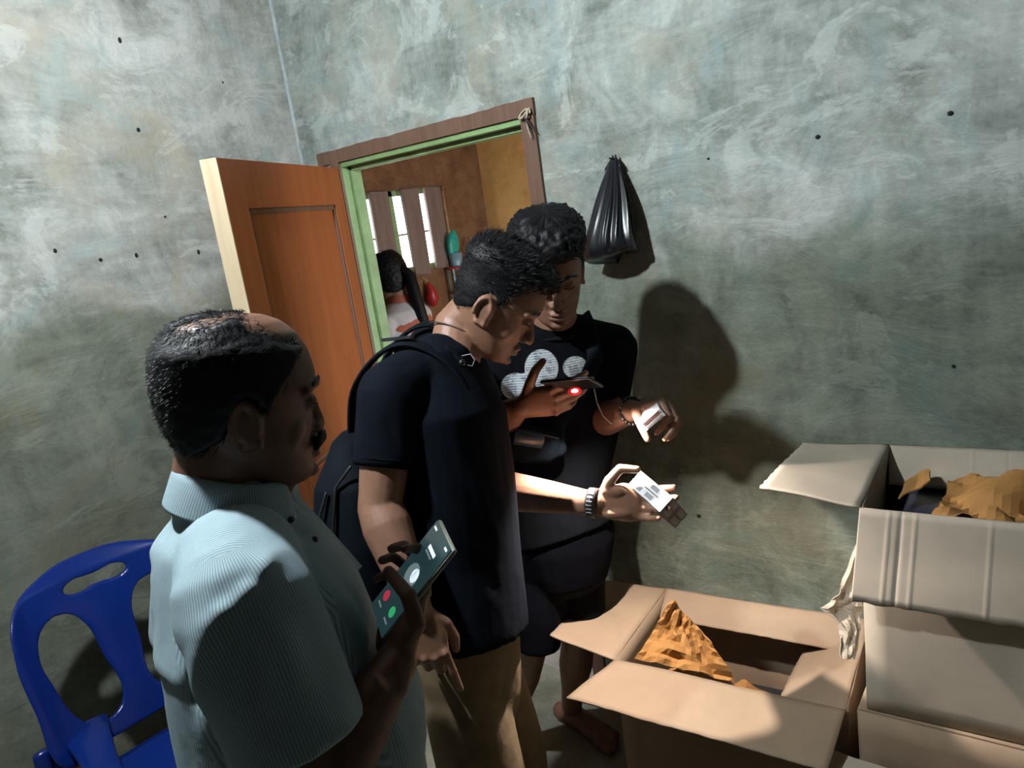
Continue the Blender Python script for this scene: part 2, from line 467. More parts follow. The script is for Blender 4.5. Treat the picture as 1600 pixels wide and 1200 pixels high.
# ---- room beyond the doorway
FX, FY = -0.9, 2.03
wp = [onX(575, 303, FX), onX(690, 293, FX), onX(596, 424, FX), onX(700, 418, FX)]
WY0, WY1, WZ0, WZ1 = 0.90, 1.66, 1.405, 1.90
struct('wall_far_window', MB().box((FX - .13, WT, 0), (FX, WY0, RZ)).box((FX - .13, WY1, 0), (FX, FY + .1, RZ)).box((FX - .13, WY0, 0), (FX, WY1, WZ0)).box((FX - .13, WY0, WZ1), (FX, WY1, RZ)), M['brown_wall'])
struct('wall_far_ochre', MB().box((FX, FY, 0), (2.4, FY + .1, RZ)), M['ochre'])
struct('wall_far_end', MB().box((2.3, WT, 0), (2.4, .75, RZ)).box((2.3, 1.65, 0), (2.4, FY, RZ)).box((2.3, .75, 2.0), (2.4, 1.65, RZ)), M['ochre'])  # unseen opening added here to let more daylight into the far room
struct('floor_far', MB().box((FX - .13, 0.02, -0.1), (2.4, FY + .1, 0.0)), M['far_floor'])
struct('ceiling_far', MB().box((FX - .13, WT, RZ), (2.4, FY + .1, RZ + .05)), M['brown_wall'])
win = bpy.data.objects.new('window_1', None); COL.objects.link(win); win.location = (FX, 1.28, WZ0); win['kind'] = 'structure'
win['label'] = 'green framed window boarded with four grey planks beyond doorway'
fx0, fx1 = FX - .10, FX - .03
b = MB().box((fx0, WY0, WZ1 - .035), (fx1, WY1, WZ1)).box((fx0, WY0, WZ0), (fx1, WY1, WZ0 + .03)).box((fx0, WY0, WZ0), (fx1, WY0 + .04, WZ1)).box((fx0, WY1 - .04, WZ0), (fx1, WY1, WZ1))
build('window_frame', b, M['green'], win, bevel=.003)
y_m = onX(612, 365, FX - .06)[1]
build('mullion', MB().box((fx0, y_m - .03, WZ0), (fx1, y_m + .03, WZ1)), M['green'], win, bevel=.003)
zb = onX(660, 362, FX - .07)[2]
build('glazing_bar', MB().box((fx0 + .02, WY0, zb - .006), (fx0 + .04, WY1, zb + .006)), M['plank'], win)
for xa, xb, yt, xc, xd, yb in [(550, 564, 302, 570, 584, 420), (575, 604, 300, 596, 624, 424), (625, 652, 296, 649, 673, 429), (661, 686, 293, 682, 703, 419)]:
    xx = FX + .012
    P = [onX(xa, yt, xx), onX(xb, yt - 1, xx), onX(xd, yb - 1, xx), onX(xc, yb, xx)]
    b = MB(); v = [p + A([s, 0, 0]) for s in (-.010, .010) for p in P]
    b.add(v, [(0, 1, 2, 3), (7, 6, 5, 4), (0, 4, 5, 1), (1, 5, 6, 2), (2, 6, 7, 3), (3, 7, 4, 0)])
    build('plank', b, M['plank'], win, bevel=.002)

# ---- door frame and leaf
fr = bpy.data.objects.new('door_1', None); COL.objects.link(fr); fr.location = (0.69, 0.05, 0); fr['kind'] = 'structure'
fr['label'] = 'brown and green painted wooden doorway with its leaf swung open'
b = MB().grid(lambda u, v: A([0.112 + 1.075 * u, -.006, 1.957 + v * (.047 + .006 * mnoise.noise(Vector((u * 14, 3, 0))))]), 30, 2, .012)
build('lintel_face', b, M['frame'], fr)
build('jamb_face', MB().grid(lambda u, v: A([1.132 + u * (.052 + .006 * mnoise.noise(Vector((v * 14, 9, 0)))), -.006, 1.957 * v]), 2, 30, .012), M['frame'], fr)
build('jamb_face', MB().box((.185, -.012, 0), (.235, 0.0, 1.957)), M['frame'], fr)
build('door_jamb', MB().box((.185, 0.0, 0), (.237, WT, 1.957)), M['green'], fr, bevel=.002)
build('door_stop', MB().box((.237, 0.035, 0), (.250, WT, 1.945)), M['green'], fr, bevel=.002)
build('door_jamb', MB().box((1.132, 0.0, 0), (1.16, WT, 1.957)), M['frame'], fr, bevel=.002)
build('door_head', MB().box((.185, 0.0, 1.938), (1.16, WT, 1.966)), M['green'], fr, bevel=.002)
build('door_stop', MB().box((.237, 0.035, 1.922), (1.132, WT, 1.940)), M['green'], fr, bevel=.002)
HG = A([.240, -.018, 0.012]); EN = onZ(337, 247, 1.935)
ld = nrm(A([EN[0] - HG[0], EN[1] - HG[1], 0])); LW = math.hypot(EN[0] - HG[0], EN[1] - HG[1])
ln = np.cross(ZUP, ld)            # towards the doorway side / camera
if ln @ (CAM - HG) < 0: ln = -ln
LF = np.stack([ld, ln, ZUP])      # local: along leaf, out of face, up
LH = 1.925
TH = .036
leaf = []
LEAF = build('door_leaf', MB().box((.004, -TH * .8, .004), (LW - .010, -.012, LH - .004), LF, HG), M['door'], fr)
LEAF['label'] = 'orange brown door leaf swung into the room'
def lb(name, x0, x1, z0, z1, y0, y1, mat, bev=.002):
    return build(name, MB().box((x0, y0, z0), (x1, y1, z1), LF, HG), mat, LEAF, bevel=bev)
sw0, sw1 = .10, .125
lb('door_stile', 0, sw0, 0, LH, -TH, 0, M['door'])
lb('door_stile', LW - sw1, LW - .006, 0, LH, -TH, 0, M['door'])
lb('door_rail', sw0, LW - sw1, LH - .135, LH, -TH, 0, M['door'])
lb('door_rail', sw0, LW - sw1, .86, .98, -TH, 0, M['door'])
lb('door_rail', sw0, LW - sw1, 0, .20, -TH, 0, M['door'])
lb('door_panel', sw0, LW - sw1, .98, LH - .135, -TH * .7, -.010, M['door'], 0)
lb('door_panel', sw0, LW - sw1, .20, .86, -TH * .7, -.010, M['door'], 0)
for z0, z1 in ((.98, LH - .135), (.20, .86)):
    for (xa, xb, za, zb_) in ((sw0, LW - sw1, z1 - .016, z1), (sw0, LW - sw1, z0, z0 + .016), (sw0, sw0 + .016, z0, z1), (LW - sw1 - .016, LW - sw1, z0, z1)):
        lb('panel_moulding', xa, xb, za, zb_, -.012, -.003, M['frame'], .003)
lb('door_edge', LW - .006, LW, 0, LH, -TH - .012, 0.0, M['door_edge'])
for z in (.25, 1.65):
    build('hinge', MB().tube([HG + A([-.004, -.006, z - .04]), HG + A([-.004, -.006, z + .04])], [.006, .006], 10), M['rust'], fr, True)
# string and bent nails knotted at the top right corner of the frame
kn = onY(822, 181, -.018)
sk = thing('knotted_string', 'pale string knotted round bent nails at upper right corner of doorway', 'string', kn)
b = MB()
pts = [kn + A([.020 * math.cos(t * 2.3) * (1 - t * .05), -.006 + .006 * math.sin(t * 3.1), .012 * math.sin(t * 2.9) + .006]) for t in np.linspace(0, 6, 40)]
b.tube(pts, [.0032] * 40, 8)
b.tube([kn + A([.0, 0, 0]), kn + A([.004, -.004, -.035]), kn + A([.010, -.002, -.065])], [.003, .0028, .002], 8)
build('knot', b, M['cord'], sk, True)
for (dx, dz) in ((.030, -.055), (.018, -.070), (-.02, .012)):
    build('bent_nail', MB().tube([kn + A([-.01, 0, .006]), kn + A([dx * .5, -.008, dz * .4]), kn + A([dx, -.004, dz])], [.0022, .002, .0014], 7), M['rust'], sk, True)

# ================================================================== BULB (above, out of the picture)
lamp = thing('ceiling_bulb', 'bare white bulb hanging from the ceiling by a cord', 'lamp', BULB_POS)
build('bulb', MB().ell(BULB_POS, (.034, .034, .042), n=20, m=14), M['bulbm'], lamp, True)
build('socket', MB().tube([BULB_POS + A([0, 0, .045]), BULB_POS + A([0, 0, .095])], [.018, .02], 16, rnd=(False, True)), M['white_pl'], lamp, True)
build('cord', MB().tube([BULB_POS + A([0, 0, .09]), A([BULB_POS[0], BULB_POS[1], RZ])], [.003, .003], 8, rnd=(False, False)), M['blk_rub'], lamp, True)

# ================================================================== THINGS IN THE FAR ROOM
p = onX(666, 436, FX + .03)
rb = thing('red_hanging_bag', 'small red bag hanging from a plank of boarded window', 'bag', p)
build('pouch', MB().tube([p + A([0.012, 0, -.03]), p + A([.018, 0.01, -.075]), p + A([.016, .012, -.13]), p + A([.014, .012, -.15])], [(.012, .010), (.03, .028), (.045, .038), (.03, .025)], 12, side=A([0, 1, 0])), M['red'], rb, True)
build('string', MB().tube([p + A([-.012, -.02, .012]), p + A([.0, 0, -.005]), p + A([.012, .005, -.04])], [.003] * 3, 6), M['cord'], rb, True)
p = onX(712, 418, FX + .06)
rk = thing('utensil_holder', 'hanging kitchen holder with red hoops and pale rods beside boarded window', 'holder', p + A([0, 0, -.4]))
for dz in (0.0, -.155):
    b = MB(); b.tube([p + A([.05 * math.cos(t), .055 * math.sin(t), dz]) for t in np.linspace(0, 2 * math.pi, 24, endpoint=False)], [.008] * 24, 8, closed=True)
    build('hoop', b, M['red'], rk, True)
for t in (0.4, 1.6, 2.8, 4.0, 5.2):
    build('rod', MB().tube([p + A([.05 * math.cos(t), .055 * math.sin(t), .0]), p + A([.05 * math.cos(t), .055 * math.sin(t), -.27])], [.007, .007], 8), M['ltblue'] if t > 3 else M['white_pl'], rk, True)
build('tray', MB().tube([p + A([0, -.02, -.27]), p + A([0, -.02, -.36])], [(.07, .06), (.06, .055)], 14, side=A([0, 1, 0]), rnd=(False, True)), M['pack_cloth'], rk, True)
cup = tag(build('blue_cup', MB().tube([p + A([0.0, .012, .012]), p + A([0, .012, .09])], [.035, .045], 16, rnd=(True, False)), M['ltblue'], None, True, org=p + A([0, .012, .012])), 'light blue plastic cup on hanging kitchen holder', 'cup')
ts = tag(build('turquoise_scoop', MB().tube([p + A([0, .0, .085]), p + A([0, .008, .13]), p + A([0, .02, .19]), p + A([0, .028, .225])], [(.035, .012), (.05, .02), (.045, .018), (.02, .01)], 14, side=A([0, 1, 0])), M['turq'], None, True, org=p + A([0, 0, .085])), 'turquoise plastic scoop standing in the hanging kitchen holder', 'scoop')
q0, q1 = onX(728, 405, FX + .08), onX(737, 374, FX + .08)
tag(build('wooden_spoon', MB().tube([q0, .5 * (q0 + q1), q1], [.006, .007, .010], 8), M['wood_s'], None, True, org=q0), 'wooden spoon handle sticking up by the turquoise scoop', 'spoon')

# ================================================================== PLASTIC BAG ON THE WALL
def plastic_bag():
    tp = onY(962, 250, -.012)
    t = thing('plastic_bag', 'black glossy plastic bag hanging from a nail on grey wall', 'bag', tp)
    zs = [(0.0, .014, .010, 0, .0), (.015, .018, .014, 0, .2), (.045, .034, .024, .002, .8), (.08, .050, .036, .004, 1.0), (.12, .062, .048, .006, 1.0), (.16, .070, .058, .004, .9), (.195, .077, .064, .0, .7), (.225, .083, .066, -.003, .45), (.245, .088, .060, -.006, .3), (.252, .07, .04, -.006, .2), (.254, .01, .008, -.006, 0)]
    n = 160; b = MB(); v = []
    for (dz, rx, ry, ox, fold) in zs:
        for k in range(n):
            a = 2 * math.pi * k / n
            w1 = abs(math.sin(5.5 * a + .4 + 1.2 * math.sin(dz * 9))) ** .7; w2 = abs(math.sin(9.5 * a + 1.7 + dz * 5)) ** .8
            fo = 1 - fold * (.26 * w1 + .12 * w2) * (.7 + .3 * math.sin(2.3 * a + 1))
            lowl = max(0, -math.cos(a)) * smst((dz - .17) / .07)
            v.append((tp[0] + ox + rx * fo * math.cos(a) - .012 * lowl, -.012 - ry + ry * fo * math.sin(a), tp[2] - dz - .026 * lowl - .006 * math.sin(3 * a) * (dz > .2)))
    f = [(i * n + k, (i + 1) * n + k, (i + 1) * n + (k + 1) % n, i * n + (k + 1) % n) for i in range(len(zs) - 1) for k in range(n)]
    b.add(v, f)
    o = build('bag_body', b, M['plastic_blk'], t, True)
    m = o.modifiers.new('sub', 'SUBSURF'); m.levels = 1; m.render_levels = 1
    b = MB()
    for k, s in ((-1, .9), (1, 1.0), (.3, 1.3)):
        b.grid(lambda u, w_: tp + A([k * .022 * u + (w_ - .5) * .014, -.006 - .012 * u, .008 * s - .03 * u + .006 * math.sin(9 * w_ + k)]), 6, 5, .0015)
    build('handle', b, M['plastic_blk'], t, True)
    build('nail', MB().tube([tp + A([0, .02, -.002]), tp + A([0, -.03, .006])], [.002, .0025], 7), M['rust'], t, True)
plastic_bag()

# ================================================================== CARTONS
def panel(P, th=.005, nu=10, nv=10, warp=.004, rag=.0, seed=0, ridges=None, bend=0.0):
    """P: four corners p00,p10,p11,p01"""
    P = [np.asarray(p, float) for p in P]
    n = nrm(np.cross(P[1] - P[0], P[3] - P[0]))
    def fn(u, v):
        q = P[0] * (1 - u) * (1 - v) + P[1] * u * (1 - v) + P[2] * u * v + P[3] * (1 - u) * v
        d = warp * mnoise.noise(Vector((u * 2.3 + seed, v * 2.1, seed * 1.3)))
        d += bend * math.sin(math.pi * u) * v
        if ridges:
            for r_, a_ in ridges: d += a_ * math.exp(-((u - r_) / .0045) ** 2)
        if rag and v > .97: q = q + (P[3] - P[0]) * rag * mnoise.noise(Vector((u * 26 + seed, 1.3, 0)))
        return q + n * d
    return MB().grid(fn, nu, nv, th)
def carton(name, label, org, ang, W, D, H, flaps, mat, seed=0, inner=None):
    """org: front-left bottom corner; W along local x, D along local y (to the wall), flaps: angles from 'straight up', outward positive"""
    c, s = math.cos(ang), math.sin(ang)
    ex, ey = A([c, s, 0]), A([-s, c, 0])
    t = thing(name, label, 'box', A(org))
    L = lambda x, y, z: A(org) + ex * x + ey * y + A([0, 0, z])
    bg = .004
    for nm, P in (('front_wall', (L(0, 0, 0), L(W, 0, 0), L(W, 0, H), L(0, 0, H))), ('back_wall', (L(W, D, 0), L(0, D, 0), L(0, D, H), L(W, D, H))),
                  ('side_wall', (L(0, D, 0), L(0, 0, 0), L(0, 0, H), L(0, D, H))), ('side_wall', (L(W, 0, 0), L(W, D, 0), L(W, D, H), L(W, 0, H)))):
        seed += 1
        build(nm, panel(P, .005, 14, 12, bg, 0, seed), mat, t, True)
    build('bottom', panel((L(0, 0, .004), L(W, 0, .004), L(W, D, .004), L(0, D, .004)), .005, 4, 4, 0), mat, t)
    hinge = {'front': (L(0, 0, H), L(W, 0, H), -ey), 'back': (L(W, D, H), L(0, D, H), ey), 'left': (L(0, D, H), L(0, 0, H), -ex), 'right': (L(W, 0, H), L(W, D, H), ex)}
    for k, (a0, a1, ln_, e0, e1, rg) in flaps.items():
        p, q, out = hinge[k]
        seed += 1
        def tip(base, a, e, other):
            a = math.radians(a)
            return base + (out * math.sin(a) + ZUP * math.cos(a)) * ln_ + nrm(base - other) * e
        P = (p, q, tip(q, a1, e1, p), tip(p, a0, e0, q))
        rd = None
        if rg: rd = [(rng.uniform(.03, .97), rng.choice((-.0012, .0011, .0016))) for _ in range(rg)]
        o = build('flap', panel(P, .005, 220 if rg else 40, 12, .005, .018, seed, rd), mat, t, True)
        o['label'] = {'front': 'front flap folded down outwards', 'back': 'back flap tucked inwards', 'left': 'left flap spread outwards', 'right': 'right flap'}[k]
    return t, L, ex, ey
def crumple(name, label, P, mat, amp, seed, nu=26, nv=22):
    P = [np.asarray(p, float) for p in P]
    n = nrm(np.cross(P[1] - P[0], P[3] - P[0]))
    def fn(u, v):
        q = P[0] * (1 - u) * (1 - v) + P[1] * u * (1 - v) + P[2] * u * v + P[3] * (1 - u) * v
        a = 1.3 * abs(mnoise.noise(Vector((u * 2.2 + seed, v * 1.9, seed)))) + .75 * abs(mnoise.noise(Vector((u * 5.2, v * 4.8 + seed, seed)))) + .10 * abs(mnoise.noise(Vector((u * 12, v * 11, seed))))
        e = .012 * mnoise.noise(Vector((u * 9, v * 9, seed + 4)))
        return q + n * amp * (a - .25) * 1.3 + (P[1] - P[0]) * e + (P[3] - P[0]) * e * .7
    o = build(name, MB().grid(fn, nu, nv, .0012), mat, None, False, org=(P[0] + P[2]) / 2)
    return tag(o, label, 'paper')

# open carton in the middle, on the floor
c1, L1, ex1, ey1 = carton('open_carton', 'open brown cardboard box on floor with flaps spread, torn paper inside', (1.592, -.492, 0), math.radians(8.5), .545, .375, .55,
    {'front': (94, 100, .165, .055, -.012, 0), 'back': (-118, -112, .10, -.03, -.01, 0), 'left': (88, 80, .19, -.02, -.0, 0), 'right': (-112, -122, .18, -.01, -.01, 0)}, M['card'], 3)
crumple('kraft_paper', 'crumpled orange brown kraft paper sticking out of open floor box', (at(992, 1030, 1.93), at(1150, 1068, 1.86), at(1092, 985, 1.98), at(1052, 938, 1.99)), M['kraft'], .045, 1.2, 14, 12)
crumple('kraft_scrap', 'flat scrap of brown paper lying inside the open floor box', (L1(.05, .05, .40), L1(.32, .04, .42), L1(.33, .22, .38), L1(.06, .22, .40)), M['kraft'], .04, 5.2)
for k, (dx, dy, dz, w_) in enumerate([(.02, .10, .008, .16), (.20, .10, .008, .16), (.37, .10, .008, .15)]):
    b = MB().box((dx, dy, dz), (dx + w_, dy + .25, dz + .30), np.stack([ex1, ey1, ZUP]), L1(0, 0, 0))
    tag(build('packed_bundle', b, M['dark_card'], None, bevel=.004, org=L1(dx, dy, dz)), 'dark wrapped bundle packed down inside the open floor box, %s' % ('under the crumpled paper', 'between two other bundles', 'under the tucked right flap')[k], 'bundle', 'bundles inside the open floor box')

# stacked cartons on the right
c2, L2, ex2, ey2 = carton('lower_carton', 'closed brown cardboard box at the bottom of right-hand stack', (2.175, -.462, 0), math.radians(5.5), .60, .385, .60,
    {'left': (-90, -90, .18, -.01, -.01, 0), 'right': (-90, -90, .18, -.01, -.01, 0)}, M['card'], 31)
build('flap', panel((L2(0, 0, .602), L2(.6, 0, .602), L2(.6, .385, .602), L2(0, .385, .602)), .004, 8, 8, .001), M['card'], c2)
c3, L3, ex3, ey3 = carton('upper_carton', 'open worn cardboard box on top of right-hand stack, front flap hanging down', (2.19, -.455, .607), math.radians(6.5), .58, .365, .443,
    {'front': (166, 168, .182, .014, 0, 16), 'back': (-127, -127, .105, -.012, -.01, 3), 'left': (92, 82, .19, 0.0, -.0, 0), 'right': (95, 95, .19, 0, 0, 0)}, M['card_pale'], 57)
# torn paper strip hanging off the front left corner
p0, p1, p2, p3 = at(1362, 805, 1.62), at(1333, 925, 1.60), at(1303, 955, 1.60), at(1325, 1030, 1.57)
b = MB(); pts = [p0, .5 * (p0 + p1) + RC * -.006, p1, at(1316, 950, 1.6), at(1330, 985, 1.585), p3]
wd = [.006, .016, .030, .038, .022, .014]
def strip(u, v):
    k = u * (len(pts) - 1); i = min(int(k), len(pts) - 2); f_ = k - i
    q = pts[i] * (1 - f_) + pts[i + 1] * f_; ww = wd[i] * (1 - f_) + wd[i + 1] * f_
    return q + RC * ww * (v - .5) * 2 * (1 + .4 * mnoise.noise(Vector((u * 9, v * 3, 1)))) - FC * .012 * mnoise.noise(Vector((u * 8, v * 5, 2)))
b.grid(strip, 30, 8, .0015)
o = build('torn_strip', b, M['card_pale'], c3, False); o['label'] = 'pale torn paper strip at corner'
crumple('brown_wrapping', 'crumpled brown wrapping paper inside the upper stacked box', (L3(.11, .06, .385), L3(.57, .05, .385), L3(.57, .30, .40), L3(.13, .30, .40)), M['kraft'], .06, 8.8, 34, 22)
tag(build('torn_card_piece', panel((L3(.045, .16, .40), L3(.10, .20, .43), L3(.09, .28, .425), L3(.05, .27, .40)), .003, 6, 6, .006), M['kraft'], None, org=L3(.05, .2, .40)), 'small torn tan card piece inside the upper stacked box', 'card')
tag(build('wrapped_carton', MB().box((.05, .08, 0.006), (.54, .33, .372), np.stack([ex3, ey3, ZUP]), L3(0, 0, 0)), simple('violet_film', (.05, .05, .09), .25, .3, 20, 0, 0, .7), None, bevel=.005, org=L3(.05, .08, .006)), 'dark violet film-wrapped bundle inside the upper stacked box', 'bundle')
# nearest carton, only its top in the picture
c4, L4, ex4, ey4 = carton('near_carton', 'cardboard box at bottom right corner in front of the stack', (2.15, -.872, 0), math.radians(4), .55, .385, .478,
    {}, M['card'], 83)
for (x0, x1, z) in ((.0, .335, .486), (.337, .55, .486)):
    build('flap', panel((L4(x0, 0, z), L4(x1, 0, z), L4(x1, .392, z + .006), L4(x0, .392, z + .006)), .005, 8, 8, .003, .02, x0), M['card_pale'], c4)

# ================================================================== CHAIR
def chair():
    base = A([0.46, -1.205, 0.0]); t = thing('plastic_chair', 'blue plastic armchair behind the man in striped shirt', 'chair', base)
    cu = bpy.data.curves.new('o', 'CURVE'); cu.dimensions = '2D'; cu.fill_mode = 'BOTH'; cu.extrude = .007
    def spl(pts):
        s = cu.splines.new('BEZIER'); s.bezier_points.add(len(pts) - 1); s.use_cyclic_u = True
        for q, p_ in zip(s.bezier_points, pts):
            q.co = (p_[0], p_[1], 0); q.handle_left_type = q.handle_right_type = 'AUTO'
        s.resolution_u = 10
    spl([(-.255, .02), (-.275, .18), (-.272, .32), (-.235, .415), (-.13, .462), (0, .475), (.13, .462), (.235, .415), (.272, .32), (.275, .18), (.255, .02), (.1, .0), (-.1, .0)])
    spl([(-.078, .418), (0, .4185), (.078, .418), (.092, .404), (.078, .390), (0, .3895), (-.078, .390), (-.092, .404)])
    for s in (-1, 1):
        spl([(s * .175, .345), (s * .115, .352), (s * .075, .315), (s * .055, .20), (s * .045, .09), (s * .075, .055), (s * .135, .055), (s * .175, .09), (s * .205, .20), (s * .21, .29)])
    oc = bpy.data.objects.new('o', cu); COL.objects.link(oc)
    dg = bpy.context.evaluated_depsgraph_get(); dg.update()
    me0 = bpy.data.meshes.new_from_object(oc.evaluated_get(dg))
    bpy.data.objects.remove(oc)
    mb = MB(); mb.v = [tuple(v.co) for v in me0.vertices]; mb.f = [tuple(p_.vertices) for p_ in me0.polygons]
    me = fuse(mb, .0045, 3)
    v = getv(me); y, z, n_ = v[:, 0].copy(), v[:, 1].copy(), v[:, 2].copy()
    rc = math.radians(20)
    edge = smst((np.abs(y) - .20) / .075)
    x = -.02 - z * math.sin(rc) + n_ * 1.0 + (y / .275) ** 2 * .055 + edge * .02
    tope = smst((z - .43) / .05)
    x = x - tope * .02
    v = np.stack([x + base[0], -y * .95 + base[1], .435 + z * 1.06 * math.cos(rc)], 1)
    setv(me, v)
    place('backrest', me, M['blue'], t)
    b = MB()
    def seat(u, v_):
        X = .02 + .40 * u; Y = (v_ - .5) * (.44 + .06 * u)
        return base + A([X, Y, .385 - .02 * math.sin(math.pi * u) * math.cos((v_ - .5) * 2) + .012 * u - .03 * max(0, u - .9) * 10 * .5])
    b.grid(seat, 16, 16, .010)
    build('seat', b, M['blue'], t, True)
    for s in (-1, 1):
        b = MB()
        P = [A([-.05, s * .165, .485]), A([.03, s * .172, .488]), A([.13, s * .19, .49]), A([.26, s * .215, .475]), A([.37, s * .235, .45]), A([.42, s * .24, .42])]
        b.tube([base + p_ for p_ in P], [(.070, .014), (.052, .014), (.042, .014), (.040, .014), (.038, .015), (.03, .015)], 14, side=A([0, 1, 0]), sq=3)
        build('armrest', b, M['blue'], t, True)
        for (xt, xb) in ((.40, .46), (-.06, -.14)):
            zt = .43 if xt > 0 else .47
            b = MB().tube([base + A([xt, s * .262, zt]), base + A([(xt + xb) / 2, s * .268, zt / 2]), base + A([xb, s * .275, .003])], [(.026, .013), (.024, .016), (.018, .018)], 12, side=A([0, 1, 0]), sq=3)
            build('leg', b, M['blue'], t, True)
        build('side_rail', MB().tube([base + A([-.04, s * .24, .43]), base + A([.20, s * .25, .42]), base + A([.42, s * .262, .44])], [(.012, .028)] * 3, 10, side=A([0, 1, 0]), sq=3), M['blue'], t, True)
chair()

# ================================================================== PEOPLE: shared builders
HT = A([ # z, front, back, half width
    (.125, .004, -.030, .004), (.121, .034, -.060, .036), (.112, .056, -.080, .056), (.096, .075, -.093, .068), (.070, .090, -.102, .075),
    (.042, .097, -.104, .077), (.022, .098, -.102, .077), (.002, .089, -.098, .075), (-.02, .088, -.092, .073), (-.04, .087, -.082, .070),
    (-.06, .085, -.068, .066), (-.08, .086, -.050, .060), (-.098, .087, -.026, .051), (-.112, .080, .000, .038), (-.120, .062, .020, .022), (-.122, .045, .038, .004)])[::-1]
class Head:
    def __init__(s, O, F, pitch=0, tilt=0, sc=1.0):
        F = nrm(A([F[0], F[1], 0])); L = np.cross(ZUP, F)
        p = math.radians(pitch)
        F2 = F * math.cos(p) + ZUP * math.sin(p); U = np.cross(F2, L)
        t = math.radians(tilt)
        s.F = F2; s.L = L * math.cos(t) + U * math.sin(t); s.U = np.cross(s.F, s.L); s.O = np.asarray(O, float); s.sc = sc
        s.fr = np.stack([s.F, s.L, s.U])
    def w(s, x, y, z): return s.O + s.sc * (s.F * x + s.L * y + s.U * z)
    def loc(s, v): return ((v - s.O) @ s.fr.T) / s.sc
    def surf(s, a, z):
        f = np.interp(z, HT[:, 0], HT[:, 1]); b = np.interp(z, HT[:, 0], HT[:, 2]); hw = np.interp(z, HT[:, 0], HT[:, 3])
        c = (f + b) / 2; h = (f - b) / 2
        ca, sa = math.cos(a), math.sin(a); k = 2 / 2.25
        return A([c + h * math.copysign(abs(ca) ** k, ca), hw * math.copysign(abs(sa) ** k, sa) * (1 - .07 * ca), z])
    def prims(s, mb, nose=1.0, lean=1.0):
        zs = np.concatenate([np.linspace(-.122, -.1, 8), np.linspace(-.095, .1, 40), np.linspace(.105, .125, 10)])
        n = 48; v = []; f = []
        for z in zs:
            for k in range(n):
                v.append(s.w(*s.surf(2 * math.pi * k / n, z)))
        m = len(zs)
        for i in range(m - 1):
            for k in range(n):
                l = (k + 1) % n; f.append((i * n + k, i * n + l, (i + 1) * n + l, (i + 1) * n + k))
        f.append(tuple(range(n))[::-1]); f.append(tuple((m - 1) * n + k for k in range(n)))
        mb.add(v, f)
        W = s.w; c = s.sc
        mb.tube([W(.085, 0, .012), W(.091, 0, -.008), W(.092 + .010 * nose, 0, -.028), W(.093 + .012 * nose, 0, -.039)], [.0065 * c, .0075 * c, .0095 * c, .0105 * c], 12)
        for y in (-1, 1):
            mb.ell(W(.092, y * .013, -.042), A([.012, .008, .008]) * c, s.fr, 12, 8)          # nostril wing
            mb.tube([W(.088, y * .012, .020), W(.089, y * .034, .026), W(.074, y * .056, .018)], [.008 * c, .009 * c, .006 * c], 10)   # brow
            mb.ell(W(.0795, y * .032, .001), A([.0125, .0145, .0115]) * c, s.fr, 14, 10)       # lidded eye
            mb.ell(W(.046, y * .041, -.038), A([.027, .020, .030]) * c, s.fr, 14, 10)          # cheekbone
            # ear
            e = [W(-.012 + .017 * math.cos(t), y * (.078 + .006 * math.sin(t * .5)), -.014 + .030 * math.sin(t)) for t in np.linspace(-1.7, 3.6, 14)]
            mb.tube(e, [.0055 * c] * 14, 8)
            mb.ell(W(-.010, y * .077, -.016), A([.014, .005, .026]) * c, s.fr, 12, 8)
            mb.ell(W(.004, y * .078, -.040), A([.007, .006, .009]) * c, s.fr, 10, 8)
        mb.ell(W(.0885, 0, -.068), A([.0105, .022, .0065]) * c, s.fr, 14, 8)
        mb.ell(W(.0875, 0, -.080), A([.0105, .020, .007]) * c, s.fr, 14, 8)
        mb.ell(W(.080, 0, -.103), A([.014, .020, .012]) * c, s.fr, 14, 8)
    def dents(s, v):
        q = s.loc(v)
        def g(c, sg): return np.exp(-(((q - A(c)) / A(sg)) ** 2).sum(1))
        d = np.zeros(len(v))
        for y in (-1, 1):
            d -= .0065 * g((.092, y * .016, .002), (.02, .007, .009))
            d -= .004 * g((.09, y * .032, .014), (.02, .014, .005))
            d -= .004 * g((.09, y * .030, -.014), (.02, .012, .006))
            d -= .005 * g((.07, y * .045, -.060), (.03, .014, .02))
            d -= .003 * g((.10, y * .020, -.052), (.02, .006, .012))
        d -= .0045 * g((.098, 0, -.0742), (.02, .024, .0026))
        d -= .004 * g((.095, 0, -.0915), (.02, .02, .006))
        return v + np.outer(d * s.sc, s.F)
    def lashes(s, parent, mat):
        b = MB()
        for y in (-1, 1):
            b.tube([s.w(.0885, y * .020, -.002), s.w(.0925, y * .032, -.0045), s.w(.0855, y * .045, -.002)], [.0012 * s.sc] * 3, 6)
            build('eyelash', b, mat, parent, True); b = MB()
    def brows(s, parent, mat, th=.0035):
        b = MB()
        for y in (-1, 1):
            b.tube([s.w(.0955, y * .013, .021), s.w(.0965, y * .030, .030), s.w(.084, y * .052, .025)], [(.002 * s.sc, th * s.sc), (.002 * s.sc, th * s.sc), (.0015 * s.sc, th * .5 * s.sc)], 8, side=s.F)
            build('eyebrow', b, mat, parent, True); b = MB()
